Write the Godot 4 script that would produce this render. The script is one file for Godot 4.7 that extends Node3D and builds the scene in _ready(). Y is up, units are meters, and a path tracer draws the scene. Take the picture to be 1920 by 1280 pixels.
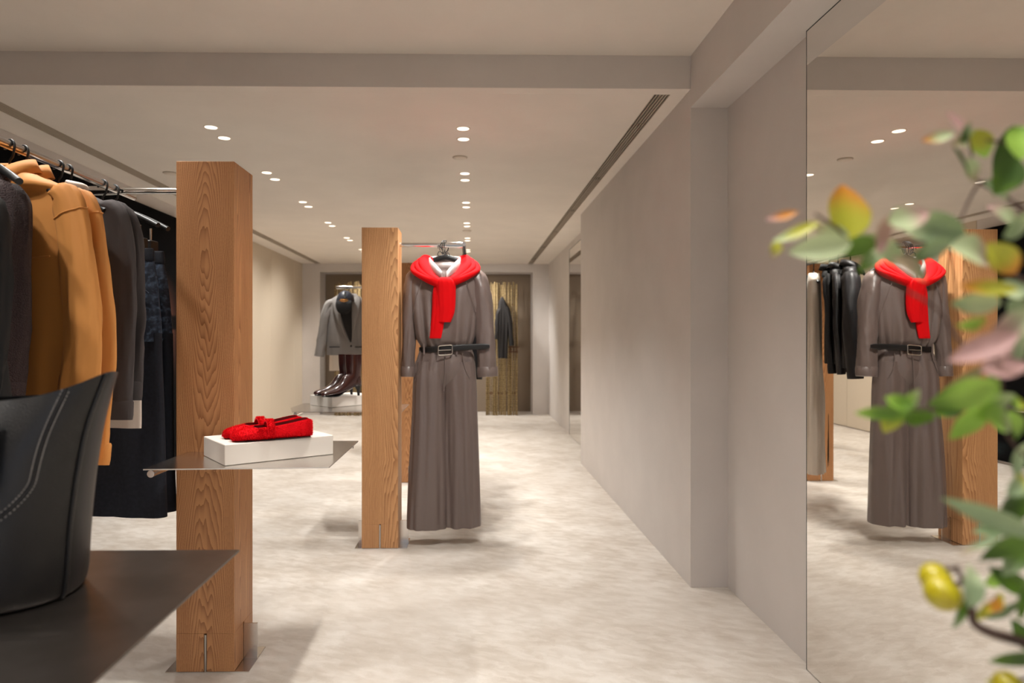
extends Node3D
# A clothes shop: oak display posts with steel arms and shelves, clothes rails, a tall wall mirror, a fruit branch in front.
# y is up, the room runs along -z; at(x, y, d) is a point d metres into the room.

var used := {}
var mats := {}
var rng := RandomNumberGenerator.new()


func at(x: float, y: float, d: float) -> Vector3:
	return Vector3(x, y, -d)


func numbered(n: String) -> String:
	if not used.has(n):
		used[n] = 0
		return n
	used[n] += 1
	return "%s_%03d" % [n, used[n]]


func thing(called: String, label: String, category: String, where := Vector3.ZERO, turn := 0.0, group := "") -> Node3D:
	var o := Node3D.new()
	o.name = numbered(called)
	add_child(o)
	o.position = where
	o.rotation.y = turn
	tag(o, label, category, group)
	return o


func tag(o: Node, label: String, category: String, group := "") -> void:
	o.set_meta("label", label)
	o.set_meta("category", category)
	if group != "":
		o.set_meta("group", group)


func add(called: String, mesh: Mesh, m: Material, parent: Node, where := Vector3.ZERO) -> MeshInstance3D:
	var o := MeshInstance3D.new()
	o.name = called
	o.mesh = mesh
	o.material_override = m
	o.cast_shadow = GeometryInstance3D.SHADOW_CASTING_SETTING_ON
	o.position = where
	parent.add_child(o, true)
	return o


func struct(called: String, mesh: Mesh, m: Material, label: String, category: String) -> MeshInstance3D:
	var o := add(called, mesh, m, self)
	o.set_meta("kind", "structure")
	tag(o, label, category)
	return o


# ---------------------------------------------------------------- mesh helpers
func begin() -> SurfaceTool:
	var s := SurfaceTool.new()
	s.begin(Mesh.PRIMITIVE_TRIANGLES)
	return s


func done(s: SurfaceTool) -> ArrayMesh:
	s.generate_normals()
	return s.commit()


func tri(s: SurfaceTool, a: Vector3, b: Vector3, c: Vector3, mid: Vector3) -> void:
	var n := (b - a).cross(c - a)
	if n.dot((a + b + c) / 3.0 - mid) > 0.0:
		var t := b
		b = c
		c = t
	s.add_vertex(a)
	s.add_vertex(b)
	s.add_vertex(c)


func cbox(s: SurfaceTool, c: Vector3, e: Vector3, ch := 0.0015, b := Basis.IDENTITY) -> void:
	# a box with half extents e and chamfered edges
	s.set_smooth_group(-1)
	var p := {}
	for i in 8:
		var g := Vector3(1 if i & 1 else -1, 1 if i & 2 else -1, 1 if i & 4 else -1)
		for k in 3:
			var q := e - Vector3.ONE * ch
			q[k] = e[k]
			p[[i, k]] = c + b * (g * q)
	for k in 3:
		var u := (k + 1) % 3
		var v := (k + 2) % 3
		for sgn in 2:
			var base: int = (1 << k) if sgn else 0
			var q := [p[[base, k]], p[[base | (1 << u), k]], p[[base | (1 << u) | (1 << v), k]], p[[base | (1 << v), k]]]
			tri(s, q[0], q[1], q[2], c)
			tri(s, q[0], q[2], q[3], c)
		for su in 2:
			for sv in 2:
				var a: int = ((1 << u) if su else 0) | ((1 << v) if sv else 0)
				var d := a | (1 << k)
				tri(s, p[[a, u]], p[[d, u]], p[[d, v]], c)
				tri(s, p[[a, u]], p[[d, v]], p[[a, v]], c)
	for i in 8:
		tri(s, p[[i, 0]], p[[i, 1]], p[[i, 2]], c)


func boxmesh(c: Vector3, e: Vector3, ch := 0.0015, b := Basis.IDENTITY) -> ArrayMesh:
	var s := begin()
	cbox(s, c, e, ch, b)
	return done(s)


func slab(x0: float, x1: float, y0: float, y1: float, d0: float, d1: float, ch := 0.0008) -> ArrayMesh:
	return boxmesh(Vector3((x0 + x1) / 2, (y0 + y1) / 2, -(d0 + d1) / 2), Vector3(x1 - x0, y1 - y0, d1 - d0) / 2, ch)


func addslab(s: SurfaceTool, x0: float, x1: float, y0: float, y1: float, d0: float, d1: float, ch := 0.0008) -> void:
	cbox(s, Vector3((x0 + x1) / 2, (y0 + y1) / 2, -(d0 + d1) / 2), Vector3(x1 - x0, y1 - y0, d1 - d0) / 2, ch)


func loft(s: SurfaceTool, rings: Array, cap0 := true, cap1 := true, smooth := true, closed := true) -> void:
	s.set_smooth_group(0 if smooth else -1)
	var n: int = rings[0].size()
	var last := n if closed else n - 1
	var mids := []
	for r in rings:
		var m := Vector3.ZERO
		for q in r:
			m += q
		mids.append(m / n)
	var sum := 0.0
	for i in rings.size() - 1:
		for j in last:
			var a: Vector3 = rings[i][j]
			var b: Vector3 = rings[i + 1][j]
			var c: Vector3 = rings[i][(j + 1) % n]
			sum += (b - a).cross(c - a).dot(a - (mids[i] + mids[i + 1]) / 2.0)
	for i in rings.size() - 1:
		for j in last:
			var k := (j + 1) % n
			var a: Vector3 = rings[i][j]
			var b: Vector3 = rings[i + 1][j]
			var c: Vector3 = rings[i + 1][k]
			var d: Vector3 = rings[i][k]
			if sum > 0.0:
				for q in [a, c, b, a, d, c]:
					s.add_vertex(q)
			else:
				for q in [a, b, c, a, c, d]:
					s.add_vertex(q)
	s.set_smooth_group(1 if smooth else -1)
	for e in 2:
		if (e == 0 and cap0) or (e == 1 and cap1):
			var i := 0 if e == 0 else rings.size() - 1
			var o: Vector3 = mids[1] if e == 0 else mids[rings.size() - 2]
			for j in last:
				tri(s, mids[i], rings[i][j], rings[i][(j + 1) % n], o)


func oval(c: Vector3, u: Vector3, v: Vector3, n := 16, p := 1.0) -> Array:
	var r := []
	for j in n:
		var a := TAU * j / n
		var x := cos(a)
		var y := sin(a)
		r.append(c + u * signf(x) * pow(absf(x), p) + v * signf(y) * pow(absf(y), p))
	return r


func band(s: SurfaceTool, pts: Array, wd: Array, hw: Array, ht: Array, n := 12, p := 1.0, cap := true) -> void:
	# a strip swept along pts: wd its width directions, hw half widths, ht half thicknesses
	var rings := []
	for i in pts.size():
		var t: Vector3 = (pts[mini(i + 1, pts.size() - 1)] - pts[maxi(i - 1, 0)]).normalized()
		var w: Vector3 = wd[mini(i, wd.size() - 1)]
		w = (w - t * w.dot(t)).normalized()
		rings.append(oval(pts[i], w * hw[mini(i, hw.size() - 1)], t.cross(w) * ht[mini(i, ht.size() - 1)], n, p))
	loft(s, rings, cap, cap)


func tube(s: SurfaceTool, pts: Array, r: Array, n := 10, cap := true) -> void:
	var w := Vector3(0.31, 0.22, 0.93)
	var wd := []
	for i in pts.size():
		var t: Vector3 = (pts[mini(i + 1, pts.size() - 1)] - pts[maxi(i - 1, 0)]).normalized()
		w = (w - t * w.dot(t))
		if w.length() < 0.05:
			w = t.cross(Vector3(0.6, 0.7, 0.2))
		w = w.normalized()
		wd.append(w)
	band(s, pts, wd, r, r, n, 1.0, cap)


func curve(pts: Array, steps := 6) -> Array:
	var out := []
	for i in pts.size() - 1:
		var a = pts[maxi(i - 1, 0)]
		var b = pts[i]
		var c = pts[i + 1]
		var d = pts[mini(i + 2, pts.size() - 1)]
		for k in steps:
			var t := float(k) / steps
			out.append(0.5 * (2.0 * b + (c - a) * t + (2.0 * a - 5.0 * b + 4.0 * c - d) * t * t + (3.0 * b - a - 3.0 * c + d) * t * t * t))
	out.append(pts[-1])
	return out


func dense(rows: Array, steps := 5) -> Array:
	# catmull-rom through rows of numbers
	var out := []
	for i in rows.size() - 1:
		for k in steps:
			var t := float(k) / steps
			var row := []
			for q in rows[0].size():
				var a: float = rows[maxi(i - 1, 0)][q]
				var b: float = rows[i][q]
				var c: float = rows[i + 1][q]
				var d: float = rows[mini(i + 2, rows.size() - 1)][q]
				row.append(0.5 * (2.0 * b + (c - a) * t + (2.0 * a - 5.0 * b + 4.0 * c - d) * t * t + (3.0 * b - a - 3.0 * c + d) * t * t * t))
			out.append(row)
	out.append(rows[-1])
	return out


func lathe(s: SurfaceTool, prof: Array, n := 24, c := Vector3.ZERO) -> void:
	var rings := []
	for q in prof:
		rings.append(oval(c + Vector3(0, q[1], 0), Vector3(maxf(q[0], 0.0001), 0, 0), Vector3(0, 0, maxf(q[0], 0.0001)), n))
	loft(s, rings, true, true)


# ---------------------------------------------------------------- materials
func noisetex(freq: float, seed_: int, normal := false, bump := 4.0, ramp: Gradient = null, oct := 4) -> NoiseTexture2D:
	var f := FastNoiseLite.new()
	f.seed = seed_
	f.noise_type = FastNoiseLite.TYPE_SIMPLEX_SMOOTH
	f.frequency = freq
	f.fractal_octaves = oct
	var t := NoiseTexture2D.new()
	t.width = 512
	t.height = 512
	t.seamless = true
	t.noise = f
	t.as_normal_map = normal
	t.bump_strength = bump
	t.generate_mipmaps = false
	if ramp:
		t.color_ramp = ramp
	return t


func ramp2(a: Color, b: Color, lo := 0.25, hi := 0.75) -> Gradient:
	var g := Gradient.new()
	g.offsets = PackedFloat32Array([lo, hi])
	g.colors = PackedColorArray([a, b])
	return g


func rgb8(r: float, g: float, b: float) -> Color:
	return Color(r / 255.0, g / 255.0, b / 255.0)


func mat(called: String, c: Color, rough := 0.6, metal := 0.0, opt := {}) -> StandardMaterial3D:
	if mats.has(called):
		return mats[called]
	var m := StandardMaterial3D.new()
	m.resource_name = called
	m.albedo_color = c
	m.roughness = rough
	m.metallic = metal
	m.cull_mode = BaseMaterial3D.CULL_DISABLED
	if opt.has("tex"):
		m.albedo_texture = opt.tex
	if opt.has("bump"):
		m.heightmap_enabled = true
		m.heightmap_texture = opt.bump
		m.heightmap_scale = opt.get("depth", 0.1)
	if opt.has("scale"):
		m.uv1_triplanar = true
		m.uv1_world_triplanar = opt.get("world", false)
		m.uv1_scale = opt.scale if opt.scale is Vector3 else Vector3.ONE * float(opt.scale)
	if opt.has("sheen"):
		m.rim_enabled = true
		m.rim = opt.sheen
		m.rim_tint = 0.6
	if opt.has("spec"):
		m.metallic_specular = opt.spec
	if opt.has("vc"):
		m.vertex_color_use_as_albedo = true
	if opt.has("back"):
		m.backlight_enabled = true
		m.backlight = opt.back
	if opt.has("coat"):
		m.clearcoat_enabled = true
		m.clearcoat = opt.coat
		m.clearcoat_roughness = 0.25
	mats[called] = m
	return m


func oak_texture(seed_: int, hx: float, lines: float) -> ImageTexture:
	# left half: flat-sawn face with cathedral figure, right half: straight grain
	var w := 512
	var h := 2048
	var data := PackedByteArray()
	data.resize(w * h * 3)
	var n := FastNoiseLite.new()
	n.seed = seed_
	n.frequency = 1.0
	n.fractal_octaves = 3
	var fine := FastNoiseLite.new()
	fine.seed = seed_ + 7
	fine.frequency = 1.0
	fine.fractal_octaves = 2
	for y in h:
		var v := y * 0.0009
		var wob := n.get_noise_2d(3.0, v * 0.8) * 0.05 + n.get_noise_2d(9.0, v * 2.4) * 0.006
		for x in w:
			var half := x >= 256
			var u := ((x % 256) / 256.0 - 0.5) * 0.208
			var r: float
			if half:
				r = (u + 0.4) * 0.55 + n.get_noise_2d(u * 8.0 + 20.0, v * 0.5) * 0.02
			else:
				var a := u - hx - wob * 0.4
				var b := 0.030 + absf(fposmod(v * 0.075 + hx + 0.02, 0.11) - 0.055) * 0.95 + n.get_noise_2d(u * 9.0, v * 0.8) * 0.012
				r = sqrt(a * a + b * b * 1.3)
			var g := fposmod(r * lines + n.get_noise_2d(u * 40.0, v * 1.6) * 0.3, 1.0)
			var line := pow(g, 2.2)
			var fib := fine.get_noise_2d(u * 900.0, v * 9.0) * 0.5 + 0.5
			var big := n.get_noise_2d(u * 10.0 + 40.0, v * 0.9) * 0.5 + 0.5
			var t := clampf(0.7 * line + 0.25 * fib + 0.30 * big - 0.13, 0.0, 1.0)
			var i := (y * w + x) * 3
			data[i] = int(lerpf(212.0, 144.0, t))
			data[i + 1] = int(lerpf(161.0, 95.0, t))
			data[i + 2] = int(lerpf(111.0, 56.0, t))
	return ImageTexture.create_from_image(Image.create_from_data(w, h, false, Image.FORMAT_RGB8, data))


func cement_texture() -> ImageTexture:
	# trowelled micro-cement: pale clouds and short diagonal strokes
	var w := 1024
	var data := PackedByteArray()
	data.resize(w * w * 3)
	var n := FastNoiseLite.new()
	n.seed = 11
	n.frequency = 0.006
	n.fractal_octaves = 5
	var k := FastNoiseLite.new()
	k.seed = 12
	k.frequency = 0.035
	k.fractal_octaves = 4
	k.domain_warp_enabled = true
	k.domain_warp_amplitude = 30.0
	var pick := func(x: float, y: float) -> float:
		return n.get_noise_2d(x, y) * 0.7 + k.get_noise_2d(x * 0.5 + y * 0.36, y * 1.2 - x * 0.55) * 0.6
	for y in w:
		var by := clampf((y - 824.0) / 200.0, 0.0, 1.0)
		for x in w:
			# wrap by blending the far border in
			var bx := clampf((x - 824.0) / 200.0, 0.0, 1.0)
			var q: float = pick.call(x, y)
			if bx > 0.0:
				q = lerpf(q, pick.call(x - 1024.0, y), bx)
			if by > 0.0:
				var e: float = pick.call(x, y - 1024.0)
				if bx > 0.0:
					e = lerpf(e, pick.call(x - 1024.0, y - 1024.0), bx)
				q = lerpf(q, e, by)
			var t := clampf(0.55 + q * 0.95, 0.0, 1.0)
			var i := (y * w + x) * 3
			data[i] = int(lerpf(188.0, 217.0, t))
			data[i + 1] = int(lerpf(177.0, 210.0, t))
			data[i + 2] = int(lerpf(165.0, 202.0, t))
	return ImageTexture.create_from_image(Image.create_from_data(w, w, false, Image.FORMAT_RGB8, data))


func make_materials() -> void:
	var fine := noisetex(0.08, 3)
	var weave := noisetex(0.22, 5, false, 4.0, null, 2)
	var plaster := noisetex(0.012, 21, false, 4.0, ramp2(Color(0.985, 0.985, 0.985), Color(1, 1, 1)))
	mat("plaster_wall", rgb8(211, 204, 199), 0.85, 0, {"tex": plaster, "scale": 0.35, "world": true, "bump": fine, "depth": 0.02})
	mat("ceiling_paint", rgb8(230, 221, 211), 0.9, 0, {"tex": plaster, "scale": 0.3, "world": true})
	mat("cement", Color.WHITE, 0.5, 0, {"tex": cement_texture(), "scale": 0.36, "world": true})
	mat("panel_cream", rgb8(206, 192, 172), 0.8)
	mat("alcove_brown", rgb8(138, 122, 105), 0.85)
	mat("oak_a", rgb8(248, 240, 236), 0.5, 0, {"tex": oak_texture(4, 0.006, 215.0)})
	mat("oak_b", Color.WHITE, 0.5, 0, {"tex": oak_texture(15, 0.1, 135.0)})
	mat("steel", rgb8(196, 192, 188), 0.22, 1.0)
	mat("steel_brushed", rgb8(222, 218, 213), 0.24, 1.0, {"bump": noisetex(0.03, 8), "depth": 0.01, "scale": 3.0})
	mat("steel_dark", rgb8(112, 104, 98), 0.34, 1.0, {"tex": noisetex(0.01, 31, false, 4.0, ramp2(Color(0.92, 0.91, 0.9), Color(1, 1, 1))), "scale": 1.6})
	mat("chrome", rgb8(215, 213, 210), 0.1, 1.0)
	mat("black_plastic", rgb8(14, 13, 14), 0.5)
	mat("black", rgb8(10, 9, 10), 0.85, 0, {"spec": 0.2})
	mat("mirror_silver", rgb8(238, 236, 232), 0.0, 1.0)
	mat("mirror_edge", rgb8(60, 72, 74), 0.25, 0.3)
	mat("vent_grey", rgb8(190, 177, 160), 0.7)
	mat("vent_dark", rgb8(20, 17, 15), 0.9)
	mat("white_trim", rgb8(222, 210, 196), 0.6)
	mat("white_block", rgb8(226, 218, 209), 0.65)
	mat("jumpsuit", rgb8(105, 91, 86), 0.36, 0, {"bump": noisetex(0.009, 9, false, 4.0, null, 4), "depth": 0.3, "scale": Vector3(2.2, 1.4, 2.2), "sheen": 0.25, "spec": 0.55})
	mat("satin_lining", rgb8(156, 148, 146), 0.32, 0, {"bump": fine, "depth": 0.06, "scale": 9.0})
	mat("red_knit", rgb8(216, 4, 12), 0.9, 0, {"bump": weave, "depth": 0.08, "scale": 8.0, "spec": 0.3, "sheen": 0.15})
	mat("red_fur", rgb8(226, 4, 22), 0.85, 0, {"sheen": 0.2, "spec": 0.3})
	mat("red_lining", rgb8(120, 8, 14), 0.8)
	mat("tan_cotton", rgb8(204, 136, 66), 0.75, 0, {"bump": weave, "depth": 0.03, "scale": 6.0, "sheen": 0.15})
	mat("grey_wool", rgb8(68, 62, 62), 0.9, 0, {"bump": weave, "depth": 0.1, "scale": 10.0, "sheen": 0.3})
	mat("denim_dark", rgb8(20, 25, 38), 0.85, 0, {"tex": noisetex(0.02, 41, false, 4.0, ramp2(Color(0.72, 0.75, 0.8), Color(1, 1, 1))), "bump": weave, "depth": 0.06, "scale": 5.0})
	mat("denim_faded", rgb8(74, 90, 112), 0.85, 0, {"tex": noisetex(0.014, 42, false, 4.0, ramp2(Color(0.36, 0.38, 0.44), Color(1, 1, 1), 0.42, 0.8)), "bump": weave, "depth": 0.08, "scale": 5.0})
	mat("shirt_white", rgb8(216, 202, 190), 0.8)
	mat("black_cloth", rgb8(14, 13, 14), 0.85, 0, {"bump": weave, "depth": 0.05, "scale": 7.0})
	mat("black_satin", rgb8(26, 24, 26), 0.5, 0, {"bump": weave, "depth": 0.02, "scale": 7.0})
	mat("brown_lace", rgb8(52, 36, 36), 0.85, 0, {"bump": noisetex(0.06, 45), "depth": 0.5, "scale": 7.0})
	mat("ivory_cloth", rgb8(212, 200, 186), 0.6, 0, {"sheen": 0.2})
	mat("ink", rgb8(34, 30, 30), 0.7)
	mat("blazer_grey", rgb8(152, 146, 142), 0.9, 0, {"tex": noisetex(0.2, 46, false, 4.0, ramp2(Color(0.62, 0.62, 0.62), Color(1, 1, 1)), 2), "scale": 5.0, "sheen": 0.2})
	mat("charcoal", rgb8(27, 23, 22), 0.85)
	mat("cap_navy", rgb8(30, 34, 46), 0.4)
	mat("gold_thread", rgb8(206, 142, 48), 0.45, 0.3)
	mat("boot_leather", rgb8(58, 30, 28), 0.2, 0, {"coat": 0.6})
	mat("black_leather", rgb8(15, 14, 15), 0.4, 0, {"bump": noisetex(0.09, 47), "depth": 0.04, "scale": 6.0, "spec": 0.55})
	mat("belt_leather", rgb8(14, 12, 12), 0.45)
	mat("buckle", rgb8(206, 200, 190), 0.25, 1.0)
	mat("reed", rgb8(186, 162, 118), 0.85, 0, {"tex": noisetex(0.05, 48, false, 4.0, ramp2(Color(0.42, 0.37, 0.3), Color(1, 1, 0.98), 0.35, 0.65)), "scale": Vector3(4, 2.2, 4)})
	mat("wood_dark", rgb8(92, 58, 36), 0.7)
	mat("bark", rgb8(74, 54, 46), 0.85, 0, {"bump": fine, "depth": 0.2, "scale": 6.0})
	mat("leaf", Color.WHITE, 0.5, 0, {"vc": true, "back": Color(0.45, 0.5, 0.3)})
	mat("fruit_yellow", rgb8(184, 174, 32), 0.35, 0, {"tex": noisetex(0.03, 49, false, 4.0, ramp2(Color(0.88, 0.84, 0.7), Color(1, 1, 1))), "scale": 8.0})
	mat("terracotta", rgb8(150, 140, 130), 0.8)


# ---------------------------------------------------------------- room
func downlight(x: float, h: float, d: float, label: String, energy: float, group: String, aim = null, cone := 26.0) -> void:
	var t := thing("ceiling_downlight", label, "downlight", at(x, h, d), 0.0, group)
	var s := begin()
	lathe(s, [[0.033, 0.0], [0.0335, -0.002], [0.041, -0.0025], [0.042, -0.0005], [0.042, 0.001]], 28)
	add("trim", done(s), mat("white_trim", Color.WHITE), t)
	s = begin()
	lathe(s, [[0.034, -0.0025], [0.034, -0.0005]], 28)
	var m := StandardMaterial3D.new()
	if mats.has("lamp_glow"):
		m = mats.lamp_glow
	else:
		m.resource_name = "lamp_glow"
		m.albedo_color = Color.WHITE
		m.emission_enabled = true
		m.emission = Color(1.0, 0.93, 0.84)
		m.emission_energy_multiplier = 2.2
		mats["lamp_glow"] = m
	add("lens", done(s), m, t)
	var l := SpotLight3D.new()
	l.name = "light"
	l.light_color = LAMP
	l.light_energy = energy
	l.light_size = 0.034
	l.spot_range = 14.0
	l.spot_attenuation = 2.0
	l.spot_angle = LAMP_ANGLE
	l.spot_angle_attenuation = 1.0
	l.shadow_enabled = true
	l.position = Vector3(0, -0.012, 0)
	l.rotation.x = -PI / 2
	t.add_child(l)
	if aim != null:
		l.spot_angle = cone
		l.look_at_from_position(t.position + Vector3(0, -0.012, 0), aim)


const LAMP := Color(1.0, 0.988, 0.965)
const LAMP_ANGLE := 52.0
const XR := 1.06
const XM := 1.24
const XL := -2.70
const LOW := 2.41
const HIGH := 2.57
const BACK := 10.95


func set_camera_and_light() -> void:
	var cam := Camera3D.new()
	cam.name = "Camera"
	cam.keep_aspect = Camera3D.KEEP_HEIGHT
	cam.position = Vector3(0, 1.2, 0)
	cam.rotation.y = deg_to_rad(-1.0)
	var a := CameraAttributesPhysical.new()
	a.frustum_focal_length = 24.0
	a.frustum_focus_distance = 2.4
	a.exposure_aperture = 3.2
	cam.attributes = a
	# shift lens: the axis meets the picture 54 px left of and 4 px above its centre
	cam.set_frustum(0.05, Vector2(53.7 / 1280.0, -4.0 / 1280.0) * 0.05, 0.05, 60.0)
	add_child(cam)
	cam.current = true

	var env := Environment.new()
	var sky := Sky.new()
	var sm := ProceduralSkyMaterial.new()
	sm.sky_top_color = rgb8(116, 140, 178)
	sm.sky_horizon_color = rgb8(170, 180, 196)
	sm.ground_bottom_color = rgb8(84, 82, 80)
	sm.ground_horizon_color = rgb8(140, 140, 144)
	sm.energy_multiplier = 2.0
	sky.sky_material = sm
	env.background_mode = Environment.BG_SKY
	env.sky = sky
	env.tonemap_mode = Environment.TONE_MAPPER_LINEAR
	env.tonemap_exposure = 1.0
	env.sdfgi_enabled = true
	env.ssao_enabled = true
	env.ssil_enabled = true
	var w := WorldEnvironment.new()
	w.name = "Environment"
	w.environment = env
	add_child(w)


func aims(r: int, i: int, k: int, d: float) -> Variant:
	# most lamps point straight down; the farther of each pair on the rail side leans to the panelled wall, the last ones to the reed screens
	if i >= 6 or (i == 5 and k == 1 and r == 0):
		return at([0.45, -1.75][r], 1.1, 10.8)
	if k == 1 and r == 1:
		return at(XL, 0.9, d + 0.2)
	return at([-0.048, -1.485][r], 0.0, d + 0.01)


func room() -> void:
	var wall := mat("plaster_wall", Color.WHITE)
	var ceil := mat("ceiling_paint", Color.WHITE)
	struct("floor", slab(XL - 0.4, XM + 0.4, -0.2, 0.0, -3.0, BACK + 0.8), mat("cement", Color.WHITE), "pale beige trowelled cement floor", "floor")
	# right side: set-back wall with the mirror, proud middle wall, set-back far wall
	var s := begin()
	addslab(s, XM, XM + 0.35, 0, HIGH, -3.0, 3.285)
	struct("wall_right_near", done(s), wall, "plaster wall beside the big mirror, set back under the beam", "wall")
	struct("wall_right_middle", slab(XR, XM + 0.35, 0, LOW, 3.285, 6.6), wall, "long smooth plaster wall along the walkway", "wall")
	struct("wall_right_far", slab(XM, XM + 0.35, 0, LOW, 6.6, BACK + 0.8), wall, "set-back plaster wall with the narrow far mirror", "wall")
	struct("trim_1", slab(XR, XM, 2.32, HIGH, -3.0, 3.285), wall, "plaster beam running above the big mirror", "beam")
	# ceilings
	struct("ceiling_front", slab(XL - 0.4, XM + 0.35, HIGH, HIGH + 0.2, -3.0, 3.285), ceil, "raised ceiling in front of the cross beam", "ceiling")
	struct("trim_2", slab(XL, XR, LOW + 0.001, HIGH + 0.2, 3.285, 3.36), wall, "cross beam face where the ceiling steps down", "beam")
	s = begin()
	addslab(s, XL - 0.4, XR, LOW, LOW + 0.002, 3.286, 3.362, 0.0002)
	for q in [[XL - 0.4, -2.495], [-2.4, 0.903], [0.985, XM + 0.35]]:
		addslab(s, q[0], q[1], LOW, LOW + 0.1, 3.362, BACK)
	addslab(s, XL - 0.4, XM + 0.35, LOW, LOW + 0.1, BACK, BACK + 0.8)
	addslab(s, XL - 0.4, XM + 0.35, LOW + 0.1, LOW + 0.2, 3.36, BACK + 0.8)
	struct("ceiling", done(s), ceil, "lower ceiling with paired downlights and slot vents", "ceiling")
	# far wall with the wide alcove
	s = begin()
	addslab(s, XL - 0.4, -2.42, 0, LOW, BACK, BACK + 0.4)
	addslab(s, 0.985, XM, 0, LOW, BACK, BACK + 0.4)
	addslab(s, -2.42, 0.985, 2.28, LOW, BACK, BACK + 0.4)
	struct("wall_back", done(s), wall, "far wall framing the wide alcove", "wall")
	struct("wall_alcove", slab(-2.42, 0.985, 0, 2.28, BACK + 0.4, BACK + 0.6), mat("alcove_brown", Color.WHITE), "dark brown back of the far alcove", "wall")
	# left wall: plain near part, three cream panels far away
	var lw := Node3D.new()
	lw.name = "wall_left"
	lw.set_meta("kind", "structure")
	tag(lw, "left wall with tall cream panels and thin seams", "wall")
	add_child(lw)
	add("backing", slab(XL - 0.4, XL - 0.02, 0, LOW, -3.0, BACK), wall, lw)
	var edges := [6.85, 8.05, 9.246, 10.44, BACK]
	for i in 4:
		add("panel", slab(XL - 0.02, XL, 0.012, LOW, edges[i] + 0.003, edges[i + 1] - 0.003, 0.002), mat("panel_cream", Color.WHITE), lw)
	add("near_facing", slab(XL - 0.02, XL, 0, LOW, 3.285, 6.845), wall, lw)
	add("near_facing", slab(XL - 0.02, XL, 0, HIGH, -3.0, 3.285), wall, lw)
	# front wall behind the camera with a shop window
	s = begin()
	addslab(s, XL - 0.4, -2.1, 0, HIGH, -3.2, -3.0)
	addslab(s, 0.8, XM + 0.35, 0, HIGH, -3.2, -3.0)
	addslab(s, -2.1, 0.8, 0, 0.15, -3.2, -3.0)
	addslab(s, -2.1, 0.8, 2.35, HIGH, -3.2, -3.0)
	struct("wall_front", done(s), wall, "street wall with the shop window", "wall")
	var pane := StandardMaterial3D.new()
	pane.resource_name = "window_glass"
	pane.albedo_color = Color(0.9, 0.95, 0.95, 0.08)
	pane.transparency = BaseMaterial3D.TRANSPARENCY_ALPHA
	pane.roughness = 0.02
	struct("window_1", slab(-2.1, 0.8, 0.15, 2.35, -3.11, -3.10), pane, "shop window onto the street", "window")

	# mirrors
	var mr := thing("wall_mirror", "tall frameless mirror filling the wall behind the leafy branch", "mirror", at(XM, 0, 0))
	add("glass", slab(-0.024, -0.002, 0.004, 2.316, -1.6, 2.455, 0.0006), mat("mirror_silver", Color.WHITE), mr)
	add("edge_trim", slab(-0.0245, -0.0005, 0.002, 2.318, 2.4552, 2.459, 0.0004), mat("mirror_edge", Color.WHITE), mr)
	add("edge_trim", slab(-0.0245, -0.0005, 2.3162, 2.3195, -1.6, 2.459, 0.0004), mat("mirror_edge", Color.WHITE), mr)
	var m2 := thing("wall_mirror", "narrow full-height mirror on the far set-back wall", "mirror", at(XM, 0, 0))
	add("glass", slab(-0.010, -0.002, 0.01, 2.32, 6.75, 8.55, 0.0006), mat("mirror_silver", Color.WHITE), m2)
	add("edge_trim", slab(-0.0115, -0.0005, 0.008, 2.322, 8.5502, 8.558, 0.0004), mat("mirror_edge", Color.WHITE), m2)
	add("edge_trim", slab(-0.0115, -0.0005, 2.3202, 2.326, 6.75, 8.558, 0.0004), mat("mirror_edge", Color.WHITE), m2)

	# slot vents
	for k in 2:
		var x0: float = [-2.495, 0.903][k]
		var x1: float = [-2.4, 0.985][k]
		var v := thing("slot_vent", ["long slot air vent in the ceiling above the clothes rail side", "long slot air vent in the ceiling along the plain wall"][k], "vent", at(0, 0, 0))
		add("plenum", slab(x0, x1, LOW + 0.06, LOW + 0.07, 3.364, BACK - 0.002), mat("vent_dark", Color.WHITE), v)
		for i in 6:
			var xc := lerpf(x0 + 0.002, x1 - 0.002, i / 5.0)
			add("slat", slab(xc - 0.0023, xc + 0.0023, LOW - 0.001, LOW + 0.010, 3.364, BACK - 0.002), mat("vent_grey", Color.WHITE), v)
		for i in 6:
			add("cross_bar", slab(x0 + 0.001, x1 - 0.001, LOW + 0.012, LOW + 0.03, 3.9 + i * 1.3, 3.91 + i * 1.3), mat("vent_dark", Color.WHITE), v)

	# lamps: two rows of pairs under the lower ceiling, two pairs under the raised one
	var nth := ["first", "second", "third", "fourth", "fifth", "sixth", "seventh"]
	for r in 2:
		for i in 7:
			for k in 2:
				var d := 3.92 + i * 1.06 + k * 0.208
				if d > 10.7:
					continue
				downlight([-0.048, -1.485][r], LOW, d, "downlight, %s of %s pair beyond the beam, %s" % [["nearer", "farther"][k], nth[i], ["row over the jumpsuit", "row on the clothes rail side"][r]], LAMP_E, ["downlights in the row over the jumpsuit", "downlights in the row over the shelf side"][r], aims(r, i, k, d), 47.0)
	for i in 5:
		for k in 2:
			for r in 2:
				downlight([-0.048, -1.485][r], HIGH, 2.25 - i * 1.06 + k * 0.208, "raised ceiling downlight, %s of the %s pair, %s" % [["nearer", "farther"][k], nth[i], ["walkway row", "rail row"][r]], LAMP_E * FRONT_SHARE, "downlights in the raised ceiling")
	# two swivelling spots under the raised ceiling that pick out the jumpsuit
	for k in 2:
		downlight(0.26 + k * 0.2, HIGH, 2.6, "raised ceiling accent spot aimed at the jumpsuit, %s one" % ["first", "second"][k], ACCENT_E, "accent spots in the raised ceiling", at(-0.16, 1.25, 4.0))
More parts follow.
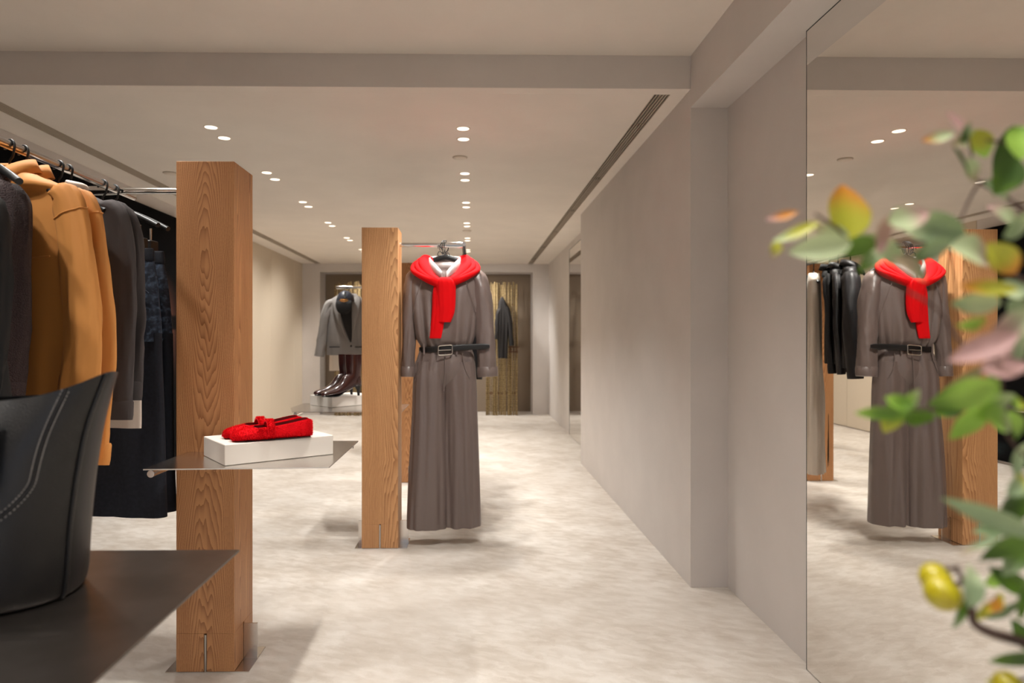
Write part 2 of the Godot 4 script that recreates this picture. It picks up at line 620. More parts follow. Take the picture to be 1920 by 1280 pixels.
	for q in [[-0.076, 4.54, "round flush detector in the ceiling between the first two lamp pairs"], [-2.19, 5.0, "round flush detector in the ceiling beside the slot vent"], [-0.05, 7.6, "small far detector in the row of downlights"]]:
		var t := thing("ceiling_detector", q[2], "detector", at(q[0], LOW, q[1]))
		var z := begin()
		lathe(z, [[0.05, 0.0], [0.05, -0.004], [0.046, -0.006]], 28)
		add("rim", done(z), mat("vent_grey", Color.WHITE), t)
		z = begin()
		lathe(z, [[0.044, -0.003], [0.042, -0.009], [0.02, -0.012], [0.004, -0.012]], 28)
		add("cover", done(z), mat("white_trim", Color.WHITE), t)


const ACCENT_E := 2.35
const LAMP_E := 2.08
const FRONT_SHARE := 0.74


# ---------------------------------------------------------------- display posts
const HW := 0.1035
const POST_H := 1.84


func shaft_mesh() -> ArrayMesh:
	# the lower end is slotted crosswise for the steel fins
	var s := begin()
	s.set_smooth_group(-1)
	var g := 0.0055
	var top := 0.142
	cbox(s, Vector3(0, (POST_H + top) / 2, 0), Vector3(HW, (POST_H - top) / 2, HW), 0.0012)
	for sx in [-1, 1]:
		for sz in [-1, 1]:
			cbox(s, Vector3(sx * (HW + g) / 2, top / 2 + 0.003, sz * (HW + g) / 2), Vector3((HW - g) / 2, top / 2 - 0.003, (HW - g) / 2), 0.0006)
	s.generate_normals()
	var mdt := MeshDataTool.new()
	mdt.create_from_surface(s.commit(), 0)
	for i in mdt.get_vertex_count():
		var p := mdt.get_vertex(i)
		var n := mdt.get_vertex_normal(i)
		var v := 1.0 - p.y / 1.85
		if absf(n.z) > 0.6:
			mdt.set_vertex_uv(i, Vector2((p.x / HW * 0.49 + 0.5) * 0.5, v))
		else:
			mdt.set_vertex_uv(i, Vector2(0.5 + (p.z / HW * 0.49 + 0.5) * 0.5, v))
	var m := ArrayMesh.new()
	mdt.commit_to_surface(m)
	return m


var shaft: ArrayMesh


func arm(s: SurfaceTool, dir: float, length: float) -> void:
	# a steel tube from the post's side face, pinched to a blade at its end
	var y := 1.755
	var rows := dense([[HW - 0.02, 0.0125, 0.0125], [HW + length * 0.52, 0.0125, 0.0125], [HW + length * 0.6, 0.0125, 0.0125], [HW + length * 0.72, 0.0165, 0.007], [HW + length * 0.86, 0.0175, 0.005], [HW + length - 0.004, 0.0165, 0.005], [HW + length, 0.0155, 0.004]], 3)
	var rings := []
	for r in rows:
		rings.append(oval(Vector3(dir * r[0], y, 0), Vector3(0, r[1], 0), Vector3(0, 0, r[2]), 18))
	loft(s, rings)


func post(x: float, d: float, label: String, wood: String, dir: float, length: float) -> Node3D:
	var t := thing("display_post", label, "display post", at(x, 0, d), 0.0, "oak display posts")
	if shaft == null:
		shaft = shaft_mesh()
	add("shaft", shaft, mat(wood, Color.WHITE), t)
	add("base_plate", boxmesh(Vector3(0.005, 0.002, 0.0), Vector3(0.15, 0.002, 0.1), 0.0005), mat("steel_brushed", Color.WHITE), t)
	add("fin", boxmesh(Vector3(0.008, 0.071, 0), Vector3(0.147, 0.067, 0.003), 0.0008), mat("steel_brushed", Color.WHITE), t)
	add("fin", boxmesh(Vector3(0, 0.071, 0.0533), Vector3(0.0036, 0.067, 0.0502), 0.0008), mat("steel", Color.WHITE), t)
	add("fin", boxmesh(Vector3(0, 0.071, -0.0528), Vector3(0.003, 0.067, 0.0495), 0.0008), mat("steel", Color.WHITE), t)
	if length > 0.0:
		var s := begin()
		arm(s, dir, length)
		add("arm", done(s), mat("chrome", Color.WHITE), t)
	return t


func plate(t: Node3D, pts: Array, y: float, m: String, rods: Array) -> void:
	# a thin steel shelf, outline in (x, depth) about the post, with rods beneath
	var s := begin()
	var lo := []
	var hi := []
	for p in pts:
		lo.append(Vector3(p.x, y - 0.004, -p.y))
		hi.append(Vector3(p.x, y, -p.y))
	s.set_smooth_group(-1)
	var poly := PackedVector2Array(pts)
	var ids := Geometry2D.triangulate_polygon(poly)
	var c := Vector3.ZERO
	for q in lo:
		c += q / lo.size()
	for i in range(0, ids.size(), 3):
		tri(s, lo[ids[i]], lo[ids[i + 1]], lo[ids[i + 2]], Vector3(0, y + 5.0, 0) + c * 0.0 + Vector3(lo[ids[i]].x, 0, lo[ids[i]].z))
		tri(s, hi[ids[i]], hi[ids[i + 1]], hi[ids[i + 2]], Vector3(lo[ids[i]].x, y - 5.0, lo[ids[i]].z))
	for i in pts.size():
		var j := (i + 1) % pts.size()
		for q in [lo[i], lo[j], hi[j], lo[i], hi[j], hi[i]]:
			s.add_vertex(q)
	var p := add("shelf", done(s), mat(m, Color.WHITE), t)
	for r in rods:
		s = begin()
		tube(s, [Vector3(r[0], y - 0.0165, -r[1]), Vector3(r[2], y - 0.0165, -r[3])], [0.0115], 14)
		add("support_rod", done(s), mat("chrome", Color.WHITE), p)


func posts() -> void:
	var a := post(-0.957, 2.575, "oak post with the red slippers' shelf, nearest whole post", "oak_a", -1.0, 0.39)
	# shelf in front of and beside the post
	plate(a, [Vector2(-0.066, -0.43), Vector2(0.506, -0.405), Vector2(0.506, 0.155), Vector2(0.108, 0.155), Vector2(0.108, -0.1055), Vector2(-0.062, -0.1055)], 0.796, "steel_brushed", [[-0.045, -0.425, -0.045, -0.106], [0.13, 0.13, 0.49, 0.13]])
	var b := post(-0.524, 4.02, "oak post holding the grey jumpsuit on its arm", "oak_b", 1.0, 0.37)
	plate(b, [Vector2(-0.565, 0.14), Vector2(0.1, 0.14), Vector2(0.1, 0.62), Vector2(-0.63, 0.72), Vector2(-0.64, 0.40)], 0.76, "steel_brushed", [[-0.55, 0.16, -0.55, 0.7], [0.0, 0.12, 0.0, 0.5]])
	post(-0.524, 5.82, "oak post half hidden behind the jumpsuit's sleeve", "oak_a", 1.0, 0.42)
	post(-0.90, 7.32, "farthest oak post, with the blazer on its arm", "oak_b", -1.0, 0.44)
	var e := post(-1.62, 1.16, "oak post by the handbag, almost out of view", "oak_b", 1.0, 0.38)
	plate(e, [Vector2(0.108, -0.45), Vector2(1.174, -0.45), Vector2(1.174, 0.16), Vector2(0.108, 0.16)], 0.796, "steel_dark", [[0.2, -0.3, 1.0, -0.3]])
	# rails resting on the arms
	var s := begin()
	tube(s, [at(-1.325, 1.757, 1.05), at(-1.325, 1.757, 2.70)], [0.0135], 16)
	var r := add("clothes_rail", done(s), mat("steel", Color.WHITE), self)
	tag(r, "round steel clothes rail carrying the tan and grey clothes", "clothes rail", "steel clothes rails")
	s = begin()
	tube(s, [at(-0.045, 1.757, 3.99), at(-0.045, 1.757, 5.88)], [0.0125], 16)
	r = add(numbered("clothes_rail"), done(s), mat("steel", Color.WHITE), self)
	tag(r, "steel clothes rail running back behind the jumpsuit", "clothes rail", "steel clothes rails")


# ---------------------------------------------------------------- clothes
func cloth_rings(rows: Array, seed_: int, freq := 2.4, n := 56, p := 0.8, steps := 5, vert := 0.9) -> Array:
	# rows: y, half width, half depth, centre x, centre z, fold depth
	var f := FastNoiseLite.new()
	f.seed = seed_
	f.frequency = 1.0
	f.fractal_octaves = 2
	var rings := []
	for r in dense(rows, steps):
		var ring := []
		for j in n:
			var a := TAU * j / n
			var cx := signf(cos(a)) * pow(absf(cos(a)), p)
			var cz := signf(sin(a)) * pow(absf(sin(a)), p)
			var k: float = f.get_noise_3d(cx * freq * (0.6 + r[1] * 2.0), r[0] * vert, cz * freq * 0.5) * r[5] * 1.8
			ring.append(Vector3(r[3] + cx * (r[1] + k * 0.35 * absf(cx)), r[0], r[4] + cz * r[2] + (k if cz >= 0.0 else -k * 0.6) * minf(1.0, absf(cz) * 1.6)))
		rings.append(ring)
	return rings


func cloth(rows: Array, seed_: int, freq := 2.4, n := 56, p := 0.8, cap0 := true, cap1 := true, vert := 0.9) -> ArrayMesh:
	var s := begin()
	loft(s, cloth_rings(rows, seed_, freq, n, p, 5, vert), cap0, cap1)
	return done(s)


func hanger(where: Vector3, turn: float, label: String, half := 0.2, drop := 0.085, kind := "black_plastic", across := false) -> Node3D:
	# origin: the point on the rail that the hook hangs from
	var t := thing("clothes_hanger", label, "hanger", where, turn, "clothes hangers")
	var s := begin()
	var pts := []
	for i in 11:
		var a := deg_to_rad(200.0 - i * 22.0)
		pts.append(Vector3(0.0, -0.004 + sin(a) * 0.0195, cos(a) * 0.0195))
	pts.append(Vector3(0, -0.034, 0.012))
	pts.append(Vector3(0, -0.045, 0.0))
	pts.append(Vector3(0, -0.075, 0.0))
	# the hook hangs over a rail that runs across the hanger
	if not across:
		for i in pts.size():
			pts[i] = Vector3(pts[i].z, pts[i].y, 0.0)
	tube(s, pts, [0.0036], 8)
	add("hook", done(s), mat(kind, Color.WHITE), t)
	s = begin()
	var p2 := []
	var hw := []
	var ht := []
	for i in 15:
		var q := i / 7.0 - 1.0
		p2.append(Vector3(q * half, -0.072 - drop * pow(absf(q), 1.25), 0.02 * q * q))
		hw.append(lerpf(0.013, 0.009, absf(q)))
		ht.append(0.007 if absf(q) < 0.7 else 0.010)
	band(s, p2, [Vector3(0, 1, 0)], hw, ht, 12)
	add("shoulder_bar", done(s), mat("black_plastic", Color.WHITE), t)
	return t


func sleeve(t: Node3D, m: String, side: float, sh: Vector3, elbow: Vector3, cuff: Vector3, w0: float, w1: float, dp: float, seed_: int, cuffs := true) -> void:
	var rows := curve([sh + Vector3(-side * w0 * 1.05, w0 * 0.42, 0), sh + Vector3(-side * w0 * 0.1, 0.0, 0), (sh + elbow) / 2.0 + Vector3(side * 0.004, 0.03, 0), elbow, (elbow + cuff) / 2.0, cuff], 6)
	var f := FastNoiseLite.new()
	f.seed = seed_
	f.frequency = 1.0
	var s := begin()
	var rings := []
	for i in rows.size():
		var q := float(i) / (rows.size() - 1)
		var grow := smoothstep(-0.35, 1.0, i / 7.0)
		var w := lerpf(w0, w1, q) * grow
		var d := lerpf(dp, dp * 0.8, q) * lerpf(0.75, 1.0, grow)
		var tng: Vector3 = (rows[mini(i + 1, rows.size() - 1)] - rows[maxi(i - 1, 0)]).normalized()
		var u := Vector3(0, 0, 1).cross(tng).normalized()
		var ring := []
		for j in 28:
			var a := TAU * j / 28
			var k := f.get_noise_3d(cos(a) * 1.6, q * 2.6, sin(a) * 1.6) * 0.014
			ring.append(rows[i] + u * cos(a) * (w + k) + Vector3(0, 0, 1) * sin(a) * (d + k))
		rings.append(ring)
	loft(s, rings, true, true)
	var sq := []
	for c in 29:
		var mid := Vector3.ZERO
		for e in rings[8]:
			mid += e / 28.0
		sq.append(mid + (rings[8][c % 28] - mid) * 1.02)
	var o := add("sleeve", done(s), mat(m, Color.WHITE), t)
	if cuffs:
		var dir := (cuff - elbow).normalized()
		s = begin()
		var pts := [cuff - dir * 0.055, cuff - dir * 0.05, cuff - dir * 0.01, cuff + dir * 0.004]
		band(s, pts, [Vector3(0, 0, 1).cross(dir).normalized()], [w1 + 0.001, w1 + 0.004, w1 + 0.004, w1 + 0.002], [dp * 0.8 + 0.001, dp * 0.8 + 0.004, dp * 0.8 + 0.004, dp * 0.8 + 0.002], 24)
		add("cuff", done(s), mat(m, Color.WHITE), o)
	if m == "tan_cotton":
		s = begin()
		tube(s, sq, [0.0025], 6)
		add("shoulder_seam", done(s), mat(m, Color.WHITE), o)


func collar(t: Node3D, m: String, y: float, r: float, h: float, open_deg := 60.0, out := 0.012) -> void:
	# a shirt collar: a turned band round the neck with two points in front
	var s := begin()
	var rings := []
	for i in 25:
		var q := i / 24.0
		var a := deg_to_rad(90.0 + open_deg / 2.0 + (360.0 - open_deg) * q)
		var dir := Vector3(cos(a), 0, sin(a) * 0.75)
		var end := absf(q - 0.5) * 2.0
		var b := Vector3(0, y, 0) + dir * r + Vector3(0, -0.055 * pow(end, 3.0), 0.02 * pow(end, 4.0))
		var up := b + Vector3(0, h, 0) + dir * 0.003
		var tip := b + dir * (out + 0.012) + Vector3(0, h * 0.1 - 0.028 * pow(end, 5.0), 0.016 * pow(end, 5.0))
		rings.append([b, up, up + dir * 0.005 + Vector3(0, 0.001, 0), tip + dir * 0.003, tip, up - Vector3(0, 0.004, 0) + dir * 0.002])
	loft(s, rings, true, true, true)
	add("collar", done(s), mat(m, Color.WHITE), t)


func jacket(called: String, label: String, category: String, group: String, where: Vector3, turn: float, m: String, o: Dictionary) -> Node3D:
	# hangs from `where` on the rail; shoulders along local x, front towards +z
	var t := thing(called, label, category, where, turn, group)
	var sh: float = o.get("sh", 0.215)
	var y0 := -0.075
	var hem: float = o.get("hem", -0.72)
	var hw: float = o.get("hw", 0.225)
	var dp: float = o.get("dp", 0.05)
	var fold: float = o.get("fold", 0.012)
	var rows := [
		[y0 + 0.008, 0.05, 0.038, 0, 0, 0.0], [y0, 0.062, 0.042, 0, 0, 0.0], [y0 - 0.022, 0.11, 0.046, 0, 0, 0.0], [y0 - 0.052, sh * 0.8, 0.05, 0, 0.004, 0.002],
		[y0 - 0.078, sh * 0.97, dp, 0, 0.006, 0.004], [y0 - 0.13, sh * 0.98, dp * 1.1, 0, 0.006, fold * 0.6], [y0 - 0.24, sh * 0.93, dp * 1.15, 0, 0.004, fold],
		[(hem + y0) / 2.0 - 0.1, hw * 0.97, dp * 1.1, 0, 0, fold], [hem + 0.06, hw, dp * 1.05, 0, 0, fold * 1.1], [hem, hw, dp, 0, 0, fold * 1.2]]
	add("body", cloth(rows, o.get("seed", 1), o.get("freq", 2.6)), mat(m, Color.WHITE), t)
	if o.get("sleeves", true):
		var cy: float = o.get("cuff", -0.72)
		for side in [-1.0, 1.0]:
			var a := Vector3(side * (sh - 0.012), y0 - 0.1, 0.004)
			sleeve(t, m, side, a, Vector3(side * (sh + o.get("flare", 0.035)), (cy + y0) / 2.0 - 0.06, 0.012), Vector3(side * (sh + o.get("flare", 0.035) * 1.1), cy, o.get("swing", 0.03)), o.get("sw", 0.062), o.get("cw", 0.05), o.get("sd", 0.055), int(o.get("seed", 1)) + int(side) + 20, o.get("cuffs", true))
	if o.get("collar", true):
		collar(t, o.get("collar_mat", m), y0 - 0.004, 0.066, 0.042)
	return t


func seam(t: Node3D, called: String, pts: Array, m: String, r := 0.0016) -> void:
	var s := begin()
	tube(s, curve(pts, 5), [r], 6)
	add(called, done(s), mat(m, Color.WHITE), t)


func left_rail() -> void:
	var x := -1.325
	var y := 1.757
	# d, turn, what
	var hooks := [[1.70, 20.0], [1.84, 21.0], [1.983, 20.0], [2.043, 19.0], [2.215, 15.0], [2.264, 14.0], [2.477, 11.0], [2.557, 11.0]]
	var what := ["black hanger nearest on the rail, with its bare arm showing", "black hanger under the dark lace blouse", "hanger inside the front tan shirt jacket", "hanger inside the back tan shirt jacket", "hanger inside the front grey cardigan", "hanger inside the back grey cardigan", "black clip hanger with the front pair of jeans", "black clip hanger with the back pair of jeans"]
	for i in 8:
		hanger(at(x, y, hooks[i][0]), deg_to_rad(-hooks[i][1]), what[i], 0.235 if i in [0, 6, 7] else 0.2)
	var g := "clothes on the rail by the handbag"
	var p := func(i: int) -> Vector3: return at(x, y, hooks[i][0])
	var r := func(i: int) -> float: return deg_to_rad(-hooks[i][1])
	jacket("black_blouse", "black long-sleeved blouse at the very edge of the picture", "blouse", g, p.call(0) + Vector3(0.03, -0.08, 0), r.call(0), "black_cloth", {"sh": 0.15, "hw": 0.2, "hem": -0.95, "seed": 3, "cuff": -0.75, "collar": false, "flare": 0.0})
	jacket("lace_blouse", "dark brown lace blouse hanging between the black blouse and tan jacket", "blouse", g, p.call(1) + Vector3(0.0, -0.02, 0), r.call(1), "brown_lace", {"sh": 0.15, "hw": 0.16, "hem": -0.98, "seed": 4, "cuff": -0.7, "collar": false, "flare": 0.0, "sw": 0.05})
	for i in 2:
		var t := jacket("shirt_jacket", ["front of the two tan cotton shirt jackets, collar and chest seam showing", "back of the two tan shirt jackets, only shoulder and sleeve showing"][i], "jacket", "tan shirt jackets", p.call(2 + i), r.call(2 + i), "tan_cotton", {"sh": 0.24, "hw": 0.235, "hem": -0.86, "cuff": -0.895, "seed": 5 + i, "sw": 0.042, "cw": 0.078, "sd": 0.026, "dp": 0.018, "fold": 0.004, "flare": 0.055, "swing": 0.055, "cuffs": true})
		seam(t, "yoke_seam", [Vector3(-0.2, -0.33, 0.036), Vector3(0.0, -0.335, 0.04), Vector3(0.2, -0.33, 0.036)], "tan_cotton", 0.002)
	for i in 2:
		var t := jacket("cardigan", ["front grey wool cardigan beside the tan jackets", "back grey wool cardigan beside the jeans"][i], "cardigan", "grey cardigans", p.call(4 + i), r.call(4 + i), "grey_wool", {"sh": 0.22, "hw": 0.22, "hem": -0.80, "cuff": [-0.80, -0.745][i], "seed": 9 + i, "sw": 0.062, "cw": 0.055, "sd": 0.024, "dp": 0.018, "fold": 0.006, "flare": 0.025, "swing": 0.03, "collar": false})
		if i == 0:
			var s := begin()
			tube(s, curve([Vector3(0.05, -0.065, 0.02), Vector3(0.085, -0.072, 0.0), Vector3(0.07, -0.07, -0.03)], 4), [0.013], 10)
			add("white_collar", done(s), mat("shirt_white", Color.WHITE), t)
	jacket("white_shirt", "off-white shirt whose tail shows below the grey cardigans", "shirt", g, at(x, y - 0.02, 2.33), deg_to_rad(-14.0), "shirt_white", {"sh": 0.19, "hw": 0.245, "hem": -0.83, "seed": 12, "dp": 0.016, "fold": 0.004, "sleeves": false, "collar": false})
	for i in 2:
		var t := thing("jeans", ["front pair of dark blue jeans clipped to a hanger", "back pair of dark blue jeans, next to the oak post"][i], "jeans", p.call(6 + i), r.call(6 + i), "blue jeans on clip hangers")
		var y0 := -0.235
		add("waistband", cloth([[y0, 0.155, 0.016, 0.045, 0.0, 0.0], [y0 - 0.004, 0.158, 0.02, 0.045, 0, 0.0], [y0 - 0.04, 0.162, 0.021, 0.045, 0, 0.001], [y0 - 0.045, 0.16, 0.019, 0.045, 0, 0.0]], 3), mat("denim_dark", Color.WHITE), t)
		add("faded_hip", cloth([[y0 - 0.042, 0.158, 0.019, 0.045, 0, 0.0], [y0 - 0.12, 0.175, 0.026, 0.045, 0, 0.006], [y0 - 0.25, 0.19, 0.03, 0.042, 0, 0.01], [y0 - 0.33, 0.195, 0.031, 0.04, 0, 0.008]], 5 + i, 4.0), mat("denim_faded", Color.WHITE), t)
		add("legs", cloth([[y0 - 0.3, 0.196, 0.032, 0.04, 0, 0.008], [y0 - 0.5, 0.205, 0.034, 0.035, 0, 0.01], [y0 - 0.75, 0.215, 0.034, 0.03, 0, 0.01], [-1.165, 0.222, 0.034, 0.03, 0, 0.008], [-1.18, 0.222, 0.034, 0.03, 0, 0.008]], 7 + i, 2.0), mat("denim_dark", Color.WHITE), t)
		seam(t, "pocket_seam", [Vector3(0.17, y0 - 0.06, 0.03), Vector3(0.15, y0 - 0.11, 0.042), Vector3(0.205, y0 - 0.16, 0.03)], "denim_faded", 0.0025)
		for k in [-0.08, 0.15]:
			add("clip", boxmesh(Vector3(k, y0 + 0.01, 0), Vector3(0.016, 0.03, 0.024), 0.004), mat("black_plastic", Color.WHITE), t)
			add("clip_bar", boxmesh(Vector3(k, y0 + 0.055, 0), Vector3(0.0035, 0.03, 0.003), 0.001), mat("steel", Color.WHITE), t)


func back_rail() -> void:
	var x := -0.045
	var y := 1.757
	var g := "clothes on the rail behind the jumpsuit"
	var ds := [4.42, 4.57, 4.68, 4.90, 5.12, 5.40]
	var tr := [60.0, 58.0, 58.0, 66.0, 50.0, 50.0]
	var lab := ["hanger of the black satin shirt behind the jumpsuit", "hanger of the front black jacket in the mirror", "hanger of the back black jacket in the mirror", "hanger of the long ivory dress", "hanger of the dark coat behind the ivory dress", "hanger of the last shirt by the half-hidden post"]
	for i in 6:
		hanger(at(x, y, ds[i]), deg_to_rad(-tr[i]), lab[i], 0.18)
	var q := func(i: int) -> Vector3: return at(x, y, ds[i])
	var r := func(i: int) -> float: return deg_to_rad(-tr[i])
	jacket("satin_shirt", "black satin shirt hanging just behind the jumpsuit", "shirt", g, q.call(0), r.call(0), "black_satin", {"sh": 0.17, "hw": 0.17, "hem": -0.74, "cuff": -0.80, "seed": 31, "flare": 0.01, "sw": 0.05})
	jacket("black_jacket", "front black jacket of the pair seen in the mirror", "jacket", "black jackets behind the jumpsuit", q.call(1), r.call(1), "black_satin", {"sh": 0.18, "hw": 0.18, "hem": -0.72, "cuff": -0.78, "seed": 32, "flare": 0.012, "dp": 0.022, "sd": 0.03})
	jacket("black_jacket", "back black jacket of the pair seen in the mirror", "jacket", "black jackets behind the jumpsuit", q.call(2), r.call(2), "black_cloth", {"sh": 0.18, "hw": 0.18, "hem": -0.72, "cuff": -0.78, "seed": 33, "flare": 0.012, "dp": 0.022, "sd": 0.03})
	var t := thing("dress", "long ivory dress with black line embroidery, seen in the mirror", "dress", q.call(3), r.call(3), g)
	add("skirt", cloth([[-0.08, 0.06, 0.035, 0, 0, 0], [-0.12, 0.15, 0.04, 0, 0, 0.002], [-0.2, 0.17, 0.045, 0, 0, 0.004], [-0.55, 0.16, 0.05, 0, 0, 0.01], [-0.9, 0.13, 0.055, -0.02, 0, 0.016], [-1.25, 0.14, 0.06, -0.03, 0, 0.02], [-1.52, 0.15, 0.065, -0.04, 0, 0.022]], 34, 4.0), mat("ivory_cloth", Color.WHITE), t)
	var s := begin()
	for k in 9:
		var a := k * 0.33
		for side in [-1.0, 1.0]:
			var pts := []
			for i in 9:
				var v := i / 8.0
				pts.append(Vector3(0.03 + side * 0.02 + -0.06 + sin(a + v * 2.6) * 0.05 * (0.5 + v) , -1.12 - v * 0.34 + 0.03 * sin(a * 2.0), side * 0.095 ))
			tube(s, pts, [0.0016], 5)
	add("embroidery", done(s), mat("ink", Color.WHITE), t)
	jacket("dark_coat", "dark coat hanging behind the ivory dress", "coat", g, q.call(4), r.call(4), "black_cloth", {"sh": 0.19, "hw": 0.2, "hem": -0.8, "cuff": -0.76, "seed": 35, "flare": 0.01, "dp": 0.04})
	jacket("plum_shirt", "dark plum shirt, last on the rail behind the jumpsuit", "shirt", g, q.call(5), r.call(5), "charcoal", {"sh": 0.19, "hw": 0.2, "hem": -0.7, "cuff": -0.74, "seed": 36, "flare": 0.01, "dp": 0.04})


func jumpsuit() -> void:
	var x0 := -0.157
	var d0 := 4.03
	var o := at(x0, 0, d0)
	var hk := hanger(at(x0 + 0.004, 1.7545, d0 - 0.0), PI / 2, "black hanger tied to the chrome arm above the jumpsuit", 0.02, 0.0, "black_plastic", true)
	hk.get_node("shoulder_bar").free()
	var sb := begin()
	var p2 := []
	for i in 15:
		var q := i / 7.0 - 1.0
		p2.append(Vector3(0.02 * q * q, -0.068 - 0.085 * pow(absf(q), 1.4), q * 0.19))
	band(sb, p2, [Vector3(0, 1, 0)], [0.016], [0.009], 12)
	add("shoulder_bar", done(sb), mat("black_plastic", Color.WHITE), hk)
	# black cord bow that ties the hanger to the arm
	var bow := thing("cord_bow", "black cord knotted round the chrome arm above the collar", "cord", at(x0 - 0.004, 1.70, d0 - 0.028))
	var s := begin()
	for k in 3:
		var xo := (k - 1) * 0.009
		tube(s, curve([Vector3(xo, 0.0, 0), Vector3(xo * 1.5 - 0.012, 0.03, 0.0), Vector3(xo - 0.004, 0.068, 0.004), Vector3(xo + 0.004, 0.082, -0.03), Vector3(xo, 0.05, -0.052), Vector3(xo, 0.0, -0.03)], 5), [0.0022], 6)
	tube(s, curve([Vector3(0.0, 0.0, 0), Vector3(-0.026, 0.014, 0.006), Vector3(-0.036, -0.008, 0.01), Vector3(-0.012, -0.012, 0.006), Vector3(0.01, 0.0, 0.0), Vector3(0.026, 0.006, 0.006), Vector3(0.034, -0.014, 0.008)], 5), [0.0024], 6)
	tube(s, curve([Vector3(-0.008, 0.02, 0.004), Vector3(-0.03, 0.05, 0.01), Vector3(-0.034, 0.03, 0.014)], 4), [0.0022], 6)
	add("loops", done(s), mat("black_plastic", Color.WHITE), bow)

	var t := thing("jumpsuit", "grey-brown satin jumpsuit with wide legs hanging on the chrome arm", "jumpsuit", o)
	var m := mat("jumpsuit", Color.WHITE)
	# top half, bloused over the belt
	add("top", cloth([
		[1.655, 0.06, 0.035, 0, -0.01, 0.0], [1.645, 0.085, 0.045, 0, -0.006, 0.0], [1.625, 0.145, 0.052, 0, 0, 0.001], [1.600, 0.196, 0.055, 0.0, 0, 0.002], [1.575, 0.214, 0.06, 0.0, 0.002, 0.004],
		[1.50, 0.210, 0.07, 0.0, 0.004, 0.010], [1.38, 0.196, 0.078, 0.0, 0.006, 0.016], [1.26, 0.178, 0.082, 0.004, 0.008, 0.022], [1.20, 0.164, 0.078, 0.004, 0.006, 0.02], [1.165, 0.148, 0.066, 0.006, 0.0, 0.012], [1.14, 0.145, 0.06, 0.006, 0, 0.006]], 61, 3.4, 72, 0.75, true, true, 0.7), m, t)
	# trousers
	s = begin()
	loft(s, cloth_rings([[1.155, 0.147, 0.06, 0.006, 0, 0.003], [1.11, 0.163, 0.066, 0.006, 0, 0.008], [1.03, 0.181, 0.075, 0.0, 0, 0.010], [0.97, 0.184, 0.062, 0.0, 0, 0.006], [0.92, 0.18, 0.035, 0.0, 0, 0.0]], 62, 2.4, 64, 0.8, 5, 0.7))
	loft(s, cloth_rings([[1.07, 0.084, 0.066, -0.088, 0.0, 0.004], [0.98, 0.092, 0.074, -0.092, 0.003, 0.008], [0.90, 0.0955, 0.075, -0.094, 0.003, 0.010], [0.80, 0.097, 0.072, -0.095, 0.004, 0.010], [0.6, 0.102, 0.078, -0.099, 0.006, 0.015], [0.35, 0.108, 0.084, -0.103, 0.008, 0.017], [0.16, 0.112, 0.088, -0.106, 0.008, 0.016], [0.105, 0.113, 0.088, -0.106, 0.008, 0.014], [0.098, 0.111, 0.086, -0.106, 0.008, 0.014]], 63, 2.0, 56, 0.8, 5, 0.5))
	loft(s, cloth_rings([[1.07, 0.084, 0.066, 0.09, 0.0, 0.004], [0.98, 0.092, 0.074, 0.092, 0.0, 0.008], [0.90, 0.0955, 0.075, 0.094, 0.0, 0.010], [0.80, 0.096, 0.072, 0.095, -0.002, 0.010], [0.6, 0.099, 0.078, 0.098, 0.0, 0.015], [0.35, 0.103, 0.084, 0.102, 0.0, 0.017], [0.16, 0.107, 0.088, 0.105, 0.0, 0.016], [0.112, 0.108, 0.088, 0.105, 0.0, 0.014], [0.105, 0.106, 0.086, 0.105, 0.0, 0.014]], 64, 2.0, 56, 0.8, 5, 0.5))
	var tr := add("trousers", done(s), m, t)
	seam(tr, "fly", [Vector3(0.004, 1.13, 0.072), Vector3(0.004, 1.0, 0.084), Vector3(-0.002, 0.9, 0.082)], "jumpsuit", 0.0035)
	seam(tr, "pocket_edge", [Vector3(0.105, 1.12, 0.066), Vector3(0.112, 1.06, 0.074), Vector3(0.128, 1.01, 0.076), Vector3(0.156, 0.955, 0.062)], "jumpsuit", 0.003)
	seam(tr, "pocket_edge", [Vector3(-0.118, 1.12, 0.062), Vector3(-0.128, 1.06, 0.07), Vector3(-0.148, 1.01, 0.066), Vector3(-0.172, 0.96, 0.045)], "jumpsuit", 0.003)
	for k in [[-0.118, 0.068], [0.072, 0.076]]:
		add("belt_loop", boxmesh(Vector3(k[0], 1.143, k[1]), Vector3(0.005, 0.032, 0.003), 0.001), m, tr)
	# sleeves
	sleeve(t, "jumpsuit", -1.0, Vector3(-0.19, 1.565, 0.0), Vector3(-0.210, 1.27, 0.012), Vector3(-0.216, 0.985, 0.03), 0.044, 0.038, 0.055, 71)
	sleeve(t, "jumpsuit", 1.0, Vector3(0.196, 1.562, 0.0), Vector3(0.236, 1.27, 0.012), Vector3(0.252, 0.985, 0.03), 0.052, 0.057, 0.06, 72)
	# stand collar with pale lining, open at the throat
	s = begin()
	var rings := []
	for i in 31:
		var q := i / 30.0
		var e := absf(q - 0.5) * 2.0
		var a := deg_to_rad(90.0 + 8.0 + 344.0 * q)
		var dir := Vector3(cos(a), 0, sin(a))
		var c := Vector3(cos(a) * 0.078, 1.648 - 0.085 * pow(e, 3.0), sin(a) * 0.055 + 0.012 + 0.03 * pow(e, 4.0))
		var up := c + Vector3(dir.x * 0.006, 0.048 * (1.0 - 0.45 * pow(e, 4.0)), dir.z * 0.004)
		rings.append([c, up, up + dir * 0.010, c + dir * 0.030 + Vector3(0, -0.012, 0), c + dir * 0.022 + Vector3(0, -0.014, 0)])
	loft(s, rings, true, true, true)
	add("collar", done(s), mat("satin_lining", Color.WHITE), t)
	add("inner_back", boxmesh(Vector3(0, 1.642, -0.028), Vector3(0.062, 0.042, 0.004), 0.003), mat("jumpsuit", Color.WHITE), t)
